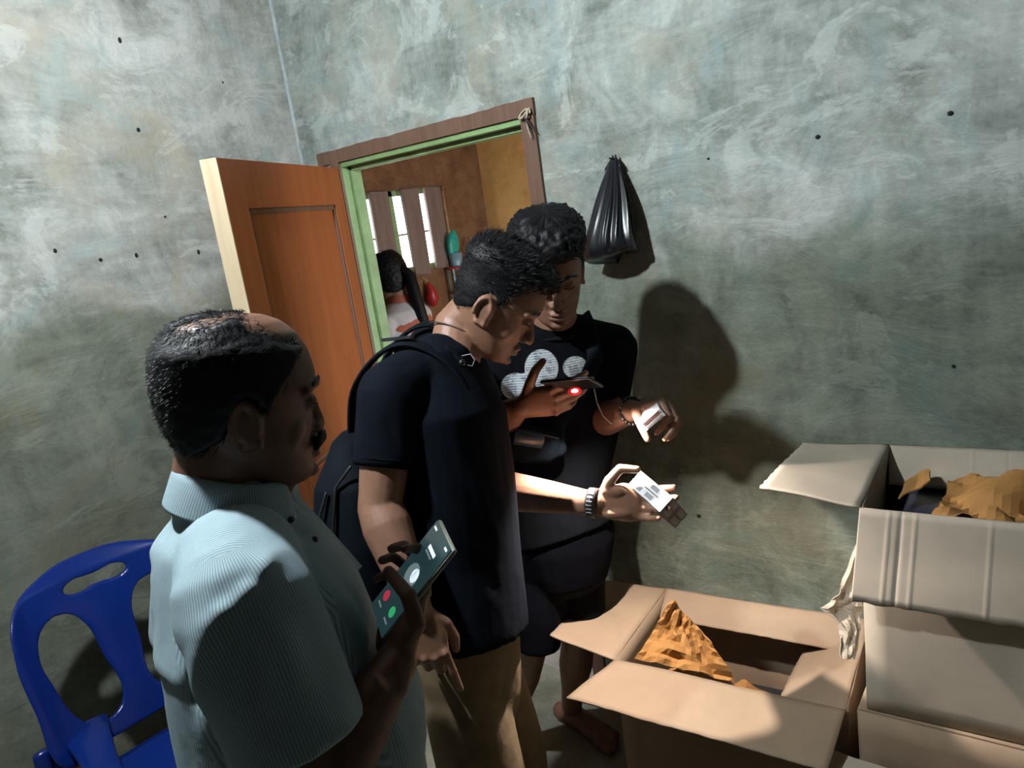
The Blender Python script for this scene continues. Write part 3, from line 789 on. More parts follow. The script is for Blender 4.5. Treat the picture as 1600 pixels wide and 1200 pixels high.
    def hair(s, parent, mat, line, thick, top_extra=None, strands=2500, slen=.02, flow=(-.3, 0, .2), seed=1, curl=0.0, sw=.0007, lump=.4):
        """shell over the scalp and loose locks; line(x,y,z) -> 0..1 cover, thick(x,y,z) -> metres"""
        n, m = 120, 80
        zs = np.linspace(-.085, .1249, m); v = []; msk = []
        r = random.Random(seed)
        for z in zs:
            for k in range(n):
                p = s.surf(2 * math.pi * k / n, z); c = line(*p)
                nn = nrm(A([p[0] + .005, p[1] * 1.3, (p[2] - .02) * 1.0]))
                t = thick(*p)
                pf = lump * min(1, math.hypot(p[0] + .013, p[1]) / .035)
                t *= 1 + pf * .35 * mnoise.noise(Vector((p[0] * 90 + seed, p[1] * 90, p[2] * 90))) + pf * .25 * mnoise.noise(Vector((p[0] * 240, p[1] * 240 + seed, p[2] * 240)))
                v.append(s.w(*(p + nn * (t * c - .006 * (1 - c))))); msk.append(c)
        f = []
        for i in range(m - 1):
            for k in range(n):
                l = (k + 1) % n; q = (i * n + k, i * n + l, (i + 1) * n + l, (i + 1) * n + k)
                if max(msk[j] for j in q) > .02: f.append(q)
        f.append(tuple((m - 1) * n + k for k in range(n)))
        b = MB(); b.add(v, f)
        cnt = 0; tries = 0
        fl = A(flow)
        while cnt < strands and tries < strands * 12:
            tries += 1
            z = r.uniform(-.08, .1245); a = r.uniform(0, 2 * math.pi)
            if r.random() < .42: z = .1248 - .05 * r.random() ** 2
            p = s.surf(a, z); c = line(*p)
            if r.random() > c: continue
            nn = nrm(A([p[0] + .005, p[1] * 1.3, p[2] - .02])); t = thick(*p)
            dd = nrm(nn * .75 + fl + A([r.gauss(0, .35 + curl), r.gauss(0, .35 + curl), r.gauss(0, .3 + curl)]))
            ln_ = min(slen, t * 1.4 + .003) * r.uniform(.5, 1.1)
            p0 = p + nn * t * .45; p1 = p0 + dd * ln_ * .6; p2 = p1 + nrm(dd + fl * .8) * ln_ * .5
            sd = nrm(np.cross(dd, nn + A([.01, .02, .03]))) * sw
            q = [p0 - sd * 1.4, p0 + sd * 1.4, p1 + sd, p1 - sd, p2]
            b.add([s.w(*k_) for k_ in q], [(0, 1, 2, 3), (3, 2, 4)]); cnt += 1
        return build('hair', b, mat, parent, True)

def hand(mb, wrist, ex, dorsal, side, curls, thumb, sc=1.0, spread=(.10, .03, -.04, -.12), palmw=1.0):
    """side 'R'/'L'; curls: four (mcp,pip,dip) in degrees for index..little; thumb: local points; returns local->world"""
    ex = nrm(ex); ez = nrm(np.asarray(dorsal) - ex * (np.asarray(dorsal) @ ex)); ey = np.cross(ez, ex) * (1 if side == 'R' else -1)
    wr = np.asarray(wrist, float)
    W = lambda x, y, z: wr + sc * (ex * x + ey * y + ez * z)
    fr = np.stack([ex, ey, ez])
    mb.tube([W(-.03, 0, 0), W(.0, 0, 0), W(.03, .002, -.002), W(.06, .002, -.003), W(.088, .0, -.002)], [(.026 * sc, .019 * sc), (.027 * sc, .018 * sc), (.034 * sc, .017 * sc), (.040 * sc * palmw, .0145 * sc), (.038 * sc * palmw, .012 * sc)], 16, side=ey, sq=2.4)
    mb.ell(W(.036, .022, -.012), A([.030, .015, .013]) * sc, fr, 14, 10)       # thenar
    mb.ell(W(.042, -.024, -.010), A([.034, .013, .012]) * sc, fr, 14, 10)
    bases = [(.090, .029), (.094, .0095), (.090, -.010), (.082, -.028)]
    lens = [(.042, .025, .021), (.046, .029, .022), (.042, .027, .021), (.033, .020, .018)]
    rad = [.0094, .0097, .0092, .0082]
    tips = []
    for i in range(4):
        x, y = bases[i]; p = A([x - .012, y, -.001]); a = 0.0
        pts = [p, A([x, y, .001])]; sp = spread[i]
        p = pts[-1]
        for k in range(3):
            a += math.radians(curls[i][k])
            p = p + lens[i][k] * A([math.cos(a) * math.cos(sp), math.sin(sp) * math.cos(a), -math.sin(a)])
            pts.append(p)
        mb.tube([W(*q) for q in pts], [rad[i] * sc, rad[i] * 1.02 * sc, rad[i] * .95 * sc, rad[i] * .86 * sc, rad[i] * .72 * sc], 12)
        mb.ell(W(pts[1][0], pts[1][1], pts[1][2] + .003), .0098 * sc, None, 10, 8)
        mb.ell(W(*(pts[2])), rad[i] * 1.04 * sc, None, 10, 8)
        tips.append(W(*pts[-1]))
    tp = [A([.020, .020, -.006])] + [A(q) if abs(q[0]) < .3 else A([(A(q) - wr) @ e_ / sc for e_ in (ex, ey, ez)]) for q in thumb]
    mb.tube([W(*q) for q in tp], [.014 * sc, .0125 * sc, .0112 * sc, .0085 * sc][:len(tp)], 12)
    tips.append(W(*tp[-1]))
    return W, tips
def arm(mb, sh, el, wr, k=1.0):
    sh, el, wr = map(np.asarray, (sh, el, wr))
    mb.tube([sh, sh * .5 + el * .5, sh * .12 + el * .88, el, el * .8 + wr * .2, el * .45 + wr * .55, el * .1 + wr * .9, wr], [.052 * k, .047 * k, .041 * k, .041 * k, .045 * k, .037 * k, .027 * k, .026 * k], 18)
def foot(mb, heel, toe, k=1.0):
    heel, toe = A(heel, float), A(toe, float); d = nrm(toe - heel); L = np.linalg.norm(toe - heel); n = np.cross(ZUP, d)
    P = [heel + ZUP * .034, heel + d * L * .25 + ZUP * .040, heel + d * L * .5 + ZUP * .034, heel + d * L * .72 + ZUP * .024, heel + d * L * .86 + ZUP * .016]
    mb.tube(P, [(.030, .032), (.033, .038), (.038, .032), (.044, .022), (.042, .015)], 16, side=n)
    for i in range(5):
        s = (i - 2) * .018
        l = L * (1.0 - .03 * abs(i - 1) - .015 * i)
        mb.tube([heel + d * L * .80 + n * s + ZUP * .014, heel + d * l + n * s * 1.05 + ZUP * .011], [.011, .010 if i else .013], 10)
def wrinkle(me, amp, scale, seed, stretch=(1, 1, 1)):
    v = getv(me); n = getn(me)
    st = A(stretch)
    a = A([mnoise.noise(Vector(p)) for p in (v * st * scale + seed)]); b_ = A([mnoise.noise(Vector(p)) for p in (v * st * scale * 2.3 - seed)])
    d = (1 - np.abs(a) * 2.2) * .6 + b_ * .35
    setv(me, v + n * (amp * d)[:, None])
def creases(me, items):
    """items: (point a, point b, width, depth) - ridges (+) and folds (-) pressed into the cloth"""
    v = getv(me); n = getn(me)
    for a, b_, w_, dep in items:
        a, b_ = A(a), A(b_); ab = b_ - a; t = np.clip(((v - a) @ ab) / (ab @ ab), 0, 1)
        ds = np.linalg.norm(v - (a + t[:, None] * ab), axis=1)
        v = v + n * (dep * np.exp(-(ds / w_) ** 2) * np.sin(np.pi * np.clip(t * .9 + .05, 0, 1)))[:, None]
    setv(me, v)
def sleeve(mb, path, radii, side=None):
    """tube whose far end is hollow"""
    path = [A(p) for p in path]; d = nrm(path[-1] - path[-2]); r = radii[-1]
    rr = lambda k: (r * k if np.isscalar(r) else (r[0] * k, r[1] * k))
    mb.tube(path + [path[-1] + d * .002, path[-1] - d * .012, path[-1] - d * .03], list(radii) + [rr(.93), rr(.84), rr(.55)], 24, side=side, rnd=(True, False))
def trousers(mb, hip, F, legs, wr=(.125, .17), lr=(.095, .085, .075)):
    F = nrm(A([F[0], F[1], 0]))
    mb.tube([hip + ZUP * .12, hip + ZUP * .02, hip - ZUP * .09], [wr, (wr[0] * 1.05, wr[1] * 1.03), (wr[0] * .95, wr[1] * .98)], 24, side=F)
    for lg in legs:
        mb.tube(lg, [lr[0]] + [lr[1]] * (len(lg) - 2) + [lr[2]], 20, rnd=(True, False))
def attr(me, name, vals):
    a = me.attributes.new(name, 'FLOAT', 'POINT'); a.data.foreach_set('value', np.asarray(vals, dtype=np.float32))

# ================================================================== MAN IN THE MIDDLE
def middle_man():
    F = nrm(RH * math.cos(math.radians(8)) - FH * math.sin(math.radians(8))); L = np.cross(ZUP, F)
    hd = Head((0, 0, 0), F, -37, 0, .94)
    hd.O = at(756, 487, 1.50) - (hd.w(-.008, -.078, -.016) - hd.O)
    hip = at(728, 1000, 1.58)
    root = thing('person', 'person in black T-shirt and khaki trousers with backpack, head bowed, holding packets', 'person', (hip[0], hip[1], 0))
    nb = at(690, 578, 1.57)
    rsh = at(612, 615, 1.43); rel = at(594, 792, 1.41); rwr = at(652, 952, 1.35)
    lsh = rsh + L * .34 + ZUP * .01; lel = at(768, 764, 1.70); lwr = at(930, 786, 1.60)
    mb = MB(); hd.prims(mb)
    mb.tube([hd.w(-.028, 0, -.045), hd.w(-.045, 0, -.095), nb * .75 + hd.O * .25, nb, nb - ZUP * .05], [.056, .055, .056, .064, .08], 20)
    tor = [at(690, 600, 1.57), at(700, 650, 1.57), at(712, 740, 1.57), at(722, 866, 1.58), at(728, 966, 1.58)]
    mb.tube(tor, [(.07, .13), (.095, .15), (.10, .14), (.10, .135), (.10, .14)], 20, side=F)
    arm(mb, rsh, rel, rwr, 1.04); arm(mb, lsh, lel, lwr, .98)
    mb.tube([nb - ZUP * .03, rsh], [.06, .05], 14); mb.tube([nb - ZUP * .03, lsh], [.06, .05], 14)
    hand(mb, rwr, nrm(RC * 26 - UC * 100), -FC * 1.0 + UC * .25, 'R', [(12, 8, 4), (42, 28, 15), (48, 34, 18), (54, 36, 20)], [(.045, .042, -.018), (.076, .050, -.026), (.10, .047, -.034)], .97)
    # left hand round the packets: palm to the viewer, thumb above
    hand(mb, lwr, nrm(RC * 1.0 - UC * .02 + FC * .10), FC * 1.0 - UC * .25, 'L', [(16, 30, 14), (22, 36, 18), (26, 38, 20), (24, 40, 20)], [(.028, .045, -.018), (.050, .070, -.030), (.082, .066, -.044)], 1.0, (.0, -.05, -.10, -.16), 1.05)
    legs = []
    for s in (-1, 1):
        a = hip + L * s * .095; legs.append([a - ZUP * .10 - L * s * .02, A([a[0] + F[0] * .02, a[1] + F[1] * .02, .48]), A([a[0], a[1], .06])])
        mb.tube(legs[-1], [.07, .055, .035], 14)
        foot(mb, A([a[0], a[1], 0]) - F * .05, A([a[0], a[1], 0]) + F * .19)
    me = fuse(mb, .0036, 2); setv(me, hd.dents(getv(me)))
    place('body', me, M['skin2'], root)
    hd.brows(root, M['hair']); hd.lashes(root, M['hair'])
    def line(x, y, z):
        zl = np.interp(x, [-.11, -.075, -.035, -.018, -.004, .012, .03, .06, .1], [-.052, -.055, -.030, .012, .018, -.006, .026, .062, .068])
        return float(smst((z - zl) / .016))
    def thick(x, y, z):
        return float(.003 + .014 * smst((z - .035) / .05) + .008 * smst((x - .03) / .05) * smst((z - .05) / .03))
    hd.hair(root, M['hair'], line, thick, strands=12000, slen=.022, flow=(.5, 0, .15), seed=3, sw=.0005)
    # T-shirt
    mb = MB()
    mb.tube([at(690, 585, 1.57)] + tor[1:] + [at(729, 984, 1.58), at(729, 980, 1.58)], [(.085, .135), (.118, .178), (.119, .165), (.122, .158), (.128, .168), (.128, .168), (.06, .09)], 28, side=F, rnd=(True, False))
    mb.tube([nb - ZUP * .015, nb * .4 + rsh * .6 + ZUP * .006, rsh], [.068, .066, .064], 18); mb.tube([nb - ZUP * .015, nb * .4 + lsh * .6, lsh], [.068, .066, .064], 18)
    rh = rsh * .36 + rel * .64; lh = lsh * .25 + lel * .75
    sleeve(mb, [rsh, rsh * .7 + rel * .3, rh], [.064, .060, .058]); sleeve(mb, [lsh, lsh * .6 + lel * .4, lh], [.064, .060, .060])
    me = fuse(mb, .006, 4); wrinkle(me, .0035, 7, 3.3, (1, 1, .5))
    creases(me, [(at(760, 640, 1.5), at(780, 760, 1.5), .012, -.006), (at(720, 720, 1.42), at(790, 860, 1.47), .014, .006), (at(680, 800, 1.42), at(780, 930, 1.46), .014, -.006), (at(600, 640, 1.36), at(628, 720, 1.36), .010, -.005)])
    tee = place('t_shirt', me, M['tee1'], root)
    d = nrm(rel - rsh)
    b = MB(); e1 = nrm(np.cross(d, FC)); e2 = np.cross(d, e1)
    b.tube([rh - d * .012 + (e1 * math.cos(t) + e2 * math.sin(t)) * .0585 for t in np.linspace(0, 2 * math.pi, 40, endpoint=False)], [.0009] * 40, 6, closed=True)
    build('sleeve_seam', b, M['pack_cloth'], tee, True)
    b = MB(); ax = nrm(hd.w(-.045, 0, -.095) - nb); e1 = nrm(np.cross(ax, L)); e2 = np.cross(ax, e1); nc = nb + ax * .012
    b.tube([nc + (e1 * math.cos(t) * .066 + e2 * math.sin(t) * .066) for t in np.linspace(0, 2 * math.pi, 40, endpoint=False)], [(.010, .005)] * 40, 8, closed=True)
    build('neckband', b, M['tee1'], tee, True)
    mb = MB(); trousers(mb, hip - ZUP * .02, F, legs, (.108, .146), (.086, .092, .085))
    me = fuse(mb, .008, 4); wrinkle(me, .004, 6, 9.1, (1, 1, .4))
    creases(me, [(at(790, 970, 1.5), at(770, 1150, 1.5), .012, -.008), (at(760, 1080, 1.48), at(762, 1200, 1.48), .010, .008)])
    place('trousers', me, M['khaki'], root)
    # ---- backpack
    bp = thing('backpack', 'black backpack with zip pulls worn by the man in khaki trousers', 'backpack', at(575, 950, 1.55))
    c = at(577, 838, 1.575); up = nrm(tor[1] - tor[3]); Fb = nrm(F - up * (F @ up)); Lb = np.cross(up, Fb); fr_ = np.stack([Fb, Lb, up])
    mb = MB()
    mb.tube([c - up * .20, c - up * .17, c, c + up * .12, c + up * .185], [(.07, .12), (.085, .145), (.085, .15), (.075, .14), (.045, .10)], 28, side=Fb, sq=3)
    mb.tube([c - up * .16 - Fb * .06, c - Fb * .075 - up * .02, c - Fb * .055 + up * .05], [(.04, .115), (.045, .12), (.02, .09)], 24, side=Fb, sq=3)
    me = fuse(mb, .006, 3); wrinkle(me, .003, 9, 5.5); pbody = place('pack_body', me, M['pack_cloth'], bp)
    def curve_on(pts, r, name, mat):
        build(name, MB().tube(pts, [r] * len(pts), 7), mat, pbody, True)
    def pk(u, v_): # on the near side face of the pack
        return c + up * v_ + Fb * u - Lb * (.156 - .18 * max(0, v_ - .06) - .04 * abs(u))
    curve_on([pk(.03, .165), pk(.0, .13), pk(-.01, .05), pk(.012, -.05), pk(.04, -.13)], .0032, 'piping', M['blk_rub'])
    curve_on([pk(-.02, .12), pk(-.045, .05), pk(-.05, -.05), pk(-.03, -.14)], .0028, 'zip_track', M['blk_rub'])
    for (u, v_) in ((-.045, .055), (-.012, -.045)):
        p = pk(u, v_) - Lb * .006; z = MB()
        z.tube([p, p - up * .012], [.005, .004], 8)
        q = [p - up * .014 + Fb * .005, p - up * .014 - Fb * .005, p - up * .042 - Fb * .006, p - up * .042 + Fb * .006]
        z.tube(q, [.0015] * 4, 6, closed=True)
        build('zip_pull', z, M['zip'], pbody, True)
    def strap(pts, wd, wv):
        pts = [A(p) for p in pts]
        # smooth path
        P = []
        for i in range(len(pts) - 1):
            a0, a1, a2, a3 = pts[max(i - 1, 0)], pts[i], pts[i + 1], pts[min(i + 2, len(pts) - 1)]
            for t in np.linspace(0, 1, 6, endpoint=False):
                P.append(.5 * ((2 * a1) + (-a0 + a2) * t + (2 * a0 - 5 * a1 + 4 * a2 - a3) * t * t + (-a0 + 3 * a1 - 3 * a2 + a3) * t ** 3))
        P.append(pts[-1])
        b = MB().tube(P, [(wd, .005)] * len(P), 12, side=wv, sq=3.5); return b
    s0 = nb * .45 + rsh * .55
    sp = [s0 - F * .15 - ZUP * .10, s0 - F * .125 - ZUP * .0, s0 - F * .06 + ZUP * .066, s0 + F * .01 + ZUP * .078, s0 + F * .085 + ZUP * .02, s0 + F * .125 - ZUP * .10, s0 + F * .10 - ZUP * .25 - L * .03, s0 - L * .065 - ZUP * .36 - F * .02]
    build('shoulder_strap', strap(sp, .026, L), M['pack_cloth'], bp, True)
    s1 = nb * .45 + lsh * .55
    build('shoulder_strap', strap([p - s0 + s1 for p in sp[:6]], .026, L), M['pack_cloth'], bp, True)
    build('strap_tab', MB().box((-.03, -.012, 0), (.03, .012, .006), fr_, s0 + ZUP * .088 - F * .02), M['blk_rub'], bp)
    hp = c + up * .185
    build('grab_handle', MB().tube([hp - Lb * .05 + Fb * .02, hp - Lb * .03 + up * .02 + Fb * .02, hp + Lb * .03 + up * .02 + Fb * .02, hp + Lb * .05 + Fb * .02], [(.010, .004)] * 4, 10, side=Fb), M['blk_rub'], bp, True)
    # ---- cord necklace, neckband earphones
    def ring(cen, e1, e2, r1, r2, rad, a0=0, a1=2 * math.pi, n=40):
        cl = abs(a1 - a0 - 2 * math.pi) < 1e-6
        return MB().tube([cen + e1 * r1 * math.cos(t) + e2 * r2 * math.sin(t) for t in np.linspace(a0, a1, n, endpoint=not cl)], [rad] * n, 7, closed=cl)
    nm = hd.w(-.046, 0, -.10)
    tag(build('cord_necklace', ring(nm + ax * -.012, e1, e2, .060, .059, .0016), M['rust'], None, True, org=nm), 'thin dark cord necklace around neck of man with backpack', 'necklace')
    ep = thing('neckband_earphones', 'dark neckband earphones resting on neck of man with backpack', 'earphones', nb)
    cb = nb + ax * .028
    build('band', ring(cb, e1, e2, .071, .071, .006), M['pack_cloth'], ep, True)
    pb = at(708, 553, 1.485); build('control_pod', MB().tube([pb - RC * .012 + UC * .012, pb + RC * .006 - UC * .008, pb + RC * .020 - UC * .016], [(.008, .006), (.010, .008), (.007, .006)], 12), M['pack_cloth'], ep, True)
    b = MB(); q = [at(722, 556, 1.47), at(735, 553, 1.465), at(742, 562, 1.46), at(738, 572, 1.46), at(728, 570, 1.46)]
    b.tube([sum(wq * q[j] for j, wq in ((i, 1 - f_), (min(i + 1, 4), f_))) for i in range(4) for f_ in (0, .25, .5, .75)], [.0009] * 16, 6); build('ear_cable', b, M['watch_lcd'], ep, True)
    build('earbud', MB().ell(at(722, 567, 1.46), .0075), M['phone_blk'], ep, True)
    # ---- wrist watch on the left wrist
    wt = thing('wrist_watch', 'dark digital watch with ridged strap on brightly lit wrist', 'watch', lwr)
    d = nrm(lwr - lel); wc = lwr - d * .004; e1 = nrm(-FC - d * (-FC @ d)); e2 = np.cross(d, e1)
    b = MB(); rr_ = []
    b.tube([wc + e1 * .030 * math.cos(t) + e2 * .030 * math.sin(t) for t in np.linspace(0, 2 * math.pi, 36, endpoint=False)], [(.0095, .003)] * 36, 8, side=None, closed=True)
    v = [];
    b = MB(); n = 40; v = []; f = []
    for t in np.linspace(0, 2 * math.pi, n, endpoint=False):
        o_ = e1 * math.cos(t) + e2 * math.sin(t)
        for (r_, a_) in ((.0285, -.010), (.0315, -.010), (.0320, 0), (.0315, .010), (.0285, .010)): v.append(wc + o_ * r_ + d * a_)
    for i in range(n):
        for k in range(5):
            f.append((i * 5 + k, i * 5 + (k + 1) % 5, ((i + 1) % n) * 5 + (k + 1) % 5, ((i + 1) % n) * 5 + k))
    b.add(v, f); build('strap', b, M['watch'], wt, True)
    for k in range(6):
        t = math.radians(-42 + 15 * k); o_ = e1 * math.cos(t) + e2 * math.sin(t); tt = -e1 * math.sin(t) + e2 * math.cos(t)
        build('ridge', MB().box((-.006, -.0011, 0), (.006, .0011, .0018), np.stack([d, tt, o_]), wc + o_ * .0318), M['watch_lcd'], wt)
    t = math.radians(150); o_ = e1 * math.cos(t) + e2 * math.sin(t); tt = -e1 * math.sin(t) + e2 * math.cos(t)
    build('watch_case', MB().box((-.015, -.016, -.002), (.015, .016, .008), np.stack([d, tt, o_]), wc + o_ * .0315), M['watch'], wt, bevel=.003)
    return lwr
middle_man()

# ---- the four packets in his left hand
def packets():
    px = 1.60 / FPX
    a = nrm(RC * 43 - UC * 37 - FC * 52); b_ = -RC * 17 - UC * 17; b_ = nrm(b_ - a * (a @ b_)); c_ = np.cross(a, b_)
    if c_ @ (RC * 27 - UC * 50 + FC * 52) < 0: c_ = -c_
    o = at(1001, 735, 1.610)
    nm = [('nearer', 'upper'), ('nearer', 'lower'), ('farther', 'upper'), ('farther', 'lower')]
    k = 0
    for i in (1, 0):
        for j in (0, 1):
            org = o + b_ * (.0205 * i) + c_ * (.050 * j)
            t = thing('small_packet', '%s %s packet of the four held in the brightly lit hand' % ({1: 'lower-left', 0: 'upper-right'}[i], {0: 'front', 1: 'rear'}[j]), 'packet', org, 'packets held in the lit hand')
            fr_ = np.stack([a, b_, c_])
            pb_ = build('packet_box', MB().box((0, .0004, .0004), (.098, .0201, .0496), fr_, org), M['white_card'] if j == 0 else M['dark_card'], t, bevel=.001)
            build('end_label', MB().box((.098, .004, .010), (.0985, .0165, .040), fr_, org), M['grey_card'], pb_)
            build('end_panel', MB().box((.0979, .001, .001), (.0983, .0195, .049), fr_, org), M['dark_card'], pb_)
            if j == 0:
                for q in (.012, .045):
                    build('top_print', MB().box((q, .005, -.0002), (q + .020, .015, .0006), fr_, org), M['grey_card'], pb_)
packets()

# ================================================================== MAN IN THE STRIPED SHIRT
def striped_man():
    F = nrm(RH * math.cos(math.radians(18)) + FH * math.sin(math.radians(18))); L = np.cross(ZUP, F)
    hd = Head((0, 0, 0), RH * math.cos(math.radians(27)) + FH * math.sin(math.radians(27)), -7, 0, .97)
    hd.O = at(384, 668, .93) - (hd.w(-.010, -.078, -.016) - hd.O)
    hip = at(497, 1235, 1.06)
    root = thing('person', 'balding man in light blue striped shirt holding up a phone, near blue chair', 'person', (hip[0], hip[1], 0))
    nb = at(338, 790, 1.02)
    rsh = at(382, 940, .88); rel = at(497, 1232, .87); rwr = at(614, 1006, .985)
    pc = at(641, 903, .985)
    lv = nrm(RC * 107 + UC * 137 - FC * 20); wv = RC * 35 - UC * 22 - FC * 70; wv = nrm(wv - lv * (wv @ lv)); nv = np.cross(wv, lv)
    if nv @ (CAM - pc) < 0: nv = -nv
    hx = nrm(lv * .60 - wv * .75); rwr = pc - lv * .036 - hx * .076 - nv * .0235
    lsh = rsh + L * .36 + ZUP * .01
    lel = lsh - ZUP * .27 - L * .03 + F * .02; lwr = lel - ZUP * .24 + F * .08
    mb = MB(); hd.prims(mb, .35)
    mb.tube([hd.w(-.025, 0, -.045), hd.w(-.040, 0, -.095), nb + ZUP * .02, nb - ZUP * .05], [.063, .060, .058, .055], 20)
    mb.tube([hd.w(.03, 0, -.10), hd.w(.0, 0, -.135), nb + F * .05], [.036, .042, .05], 14)
    tor = [at(345, 812, 1.02), at(372, 860, 1.03), at(408, 950, 1.04), at(448, 1080, 1.05), at(490, 1215, 1.06), at(505, 1290, 1.07)]
    mb.tube(tor, [(.045, .06), (.06, .09), (.095, .14), (.11, .15), (.115, .15), (.11, .15)], 20, side=F)
    arm(mb, rsh, rel, rwr, 1.06); arm(mb, lsh, lel, lwr, 1.0)
    mb.tube([nb - ZUP * .07, rsh], [.04, .045], 14); mb.tube([nb - ZUP * .07, lsh], [.04, .045], 14)
    W, tips = hand(mb, rwr, hx, -nv, 'R', [(6, 60, 50), (8, 64, 52), (10, 66, 52), (14, 66, 52)], [at(652, 975, .945), at(638, 930, .945), at(607, 893, .985)], .98)
    hand(mb, lwr, -ZUP + F * .3, L, 'L', [(20, 20, 10)] * 4, [(.045, .042, -.01), (.07, .048, -.02), (.095, .045, -.03)], 1.0)
    legs = []
    for s in (-1, 1):
        a = hip + L * s * .095; legs.append([a - ZUP * .02, A([a[0], a[1], .46]), A([a[0], a[1], .05])])
        mb.tube(legs[-1], [.07, .055, .035], 14)
        foot(mb, A([a[0], a[1], 0]) - F * .05, A([a[0], a[1], 0]) + F * .19)
    me = fuse(mb, .0036, 2); setv(me, hd.dents(getv(me)))
    place('body', me, M['skin1'], root)
    hd.brows(root, M['hair'], .0055); hd.lashes(root, M['hair'])
    b = MB(); b.tube([hd.w(.086, -.030, -.068), hd.w(.098, -.014, -.057), hd.w(.101, 0, -.055), hd.w(.098, .014, -.057), hd.w(.086, .030, -.068)], [(.004, .004), (.007, .0075), (.007, .008), (.007, .0075), (.004, .004)], 10, side=hd.F)
    build('moustache', b, M['hair'], root, True)
    def line(x, y, z):
        zl = np.interp(x, [-.11, -.075, -.035, -.016, .0, .014, .03, .05, .065, .1], [-.055, -.06, -.035, .010, .016, -.010, .010, .035, .055, .3])
        c = float(smst((z - zl) / .016))
        top = smst((x + .012 + .6 * max(0, abs(y) - .035)* -1) / .03) * smst((z - .066) / .03) * smst((.068 - abs(y)) / .02)
        c *= 1 - top
        crown = smst((z - .085) / .03)
        c *= 1 - crown * .75 * smst(.5 + 1.8 * mnoise.noise(Vector((x * 38, y * 38, 2.0))))
        return c
    def thick(x, y, z): return float(.005 + .008 * smst((.10 - z) / .03))
    hd.hair(root, M['hair_g'], line, thick, strands=9000, slen=.012, flow=(-.9, 0, -.7), seed=8, sw=.0005)
    # shirt
    mb = MB()
    mb.tube([at(362, 850, 1.02)] + tor[1:] + [at(506, 1296, 1.07), at(505, 1280, 1.07)], [(.07, .12), (.108, .165), (.136, .195), (.148, .195), (.158, .195), (.155, .19), (.15, .185), (.08, .1)], 30, side=F, rnd=(True, False))
    bel = at(540, 1120, 1.05); mb.ell(bel, (.11, .14, .15), np.stack([F, L, ZUP]), 20, 14)
    cs = at(354, 780, 1.0) - ZUP * .025; mb.tube([cs + ZUP * .012, cs - ZUP * .05], [.069, .11], 20); mb.tube([cs - ZUP * .030, cs * .45 + rsh * .55 - ZUP * .004, rsh], [.066, .074, .078], 18); mb.tube([cs - ZUP * .030, cs * .45 + lsh * .55 - ZUP * .004, lsh], [.066, .074, .076], 18); mb.tube([cs - ZUP * .05 - F * .03, tor[2] - F * .05], [(.075, .13), (.09, .17)], 18, side=F)
    rh = rsh * .24 + rel * .76; lh = lsh * .3 + lel * .7
    sleeve(mb, [rsh, rsh * .7 + rel * .3, rsh * .45 + rel * .55, rh], [.080, .079, .078, .079]); sleeve(mb, [lsh, lsh * .6 + lel * .4, lh], [.078, .074, .072])
    me = fuse(mb, .006, 4); wrinkle(me, .0048, 8, 1.7, (1, 1, .55))
    seam = [at(424, 868, .845), at(405, 905, .82), at(370, 940, .80), at(330, 975, .81), at(292, 1012, .85)]
    cr = [(seam[i], seam[i + 1], .010, .006) for i in range(4)]
    cr += [(at(310, 880, .90), at(350, 850, .90), .014, -.007), (at(250, 950, .95), at(270, 1080, .97), .018, -.009), (at(330, 960, .80), at(325, 1100, .84), .016, .009), (at(300, 1000, .84), at(310, 1110, .87), .014, -.010),
           (at(430, 980, .82), at(470, 1120, .83), .020, .008), (at(480, 930, .92), at(505, 1040, .92), .020, -.010), (at(400, 1000, .80), at(420, 1150, .82), .016, -.007), (at(230, 850, 1.0), at(300, 900, .92), .014, .006), (at(530, 930, .95), at(570, 1010, .98), .02, .006)]
    creases(me, [(a_, b_, w_, d_ * 1.5) for a_, b_, w_, d_ in cr])
    v = getv(me)
    ua = nrm(rel - rsh); t = np.clip((v - rsh) @ ua, 0, .3); da = np.linalg.norm(v - (rsh + t[:, None] * ua), axis=1)
    isarm = (da < .10) & (((v - rsh) @ L) < .035) & (((v - rsh) @ ua) > -.06)
    c0 = tor[2]; q = v - c0
    angb = np.arctan2(q @ L, q @ F) * .17
    e1 = nrm(np.cross(ua, L)); e2 = np.cross(ua, e1); qa = v - rsh
    anga = np.arctan2(qa @ e2, qa @ e1) * .082
    flat = (v - nb) @ L * 1.0
    top = smst((v[:, 2] - (rsh[2] + .02)) / .06)
    st = np.where(isarm, anga, np.where(top > .5, flat, angb))
    attr(me, 'stripe', st)
    shirt = place('shirt', me, M['stripe'], root)
    b = MB(); b.tube([p - FC * .012 for p in seam], [.0022] * 5, 6)
    # collar: folded band round the neck, points at the front
    cc = at(356, 750, 1.0)
    ax = nrm(ZUP + F * .38); f1 = nrm(F - ax * (F @ ax)); l1 = np.cross(ax, f1)
    b = MB()
    def col(u, w_):
        t = (u - .5) * 2 * math.radians(160) + math.pi          # open at the front
        fr0 = max(0, math.cos(t))
        if w_ < .3: r = .063 - .002 * w_ / .3; dz = -.034 + .050 * w_ / .3
        else:
            k = (w_ - .3) / .7; r = .061 + .006 * math.sin(min(1, k * 4) * math.pi / 2) + (.005 + .020 * fr0 + .014 * abs(math.sin(t))) * k; dz = .016 + .004 * math.sin(k * math.pi) - (.050 + .020 * fr0) * k
        return cc + (f1 * math.cos(t) * (1 + .12 * fr0) + l1 * math.sin(t)) * r + ax * dz
    b.grid(col, 60, 24, .002)
    me2 = bpy.data.meshes.new('collar'); me2.from_pydata([tuple(p) for p in b.v], [], b.f); me2.update()
    vv = getv(me2) - cc; attr(me2, 'stripe', np.arctan2(vv @ l1, vv @ f1) * .085)
    place('collar', me2, M['stripe'], shirt)
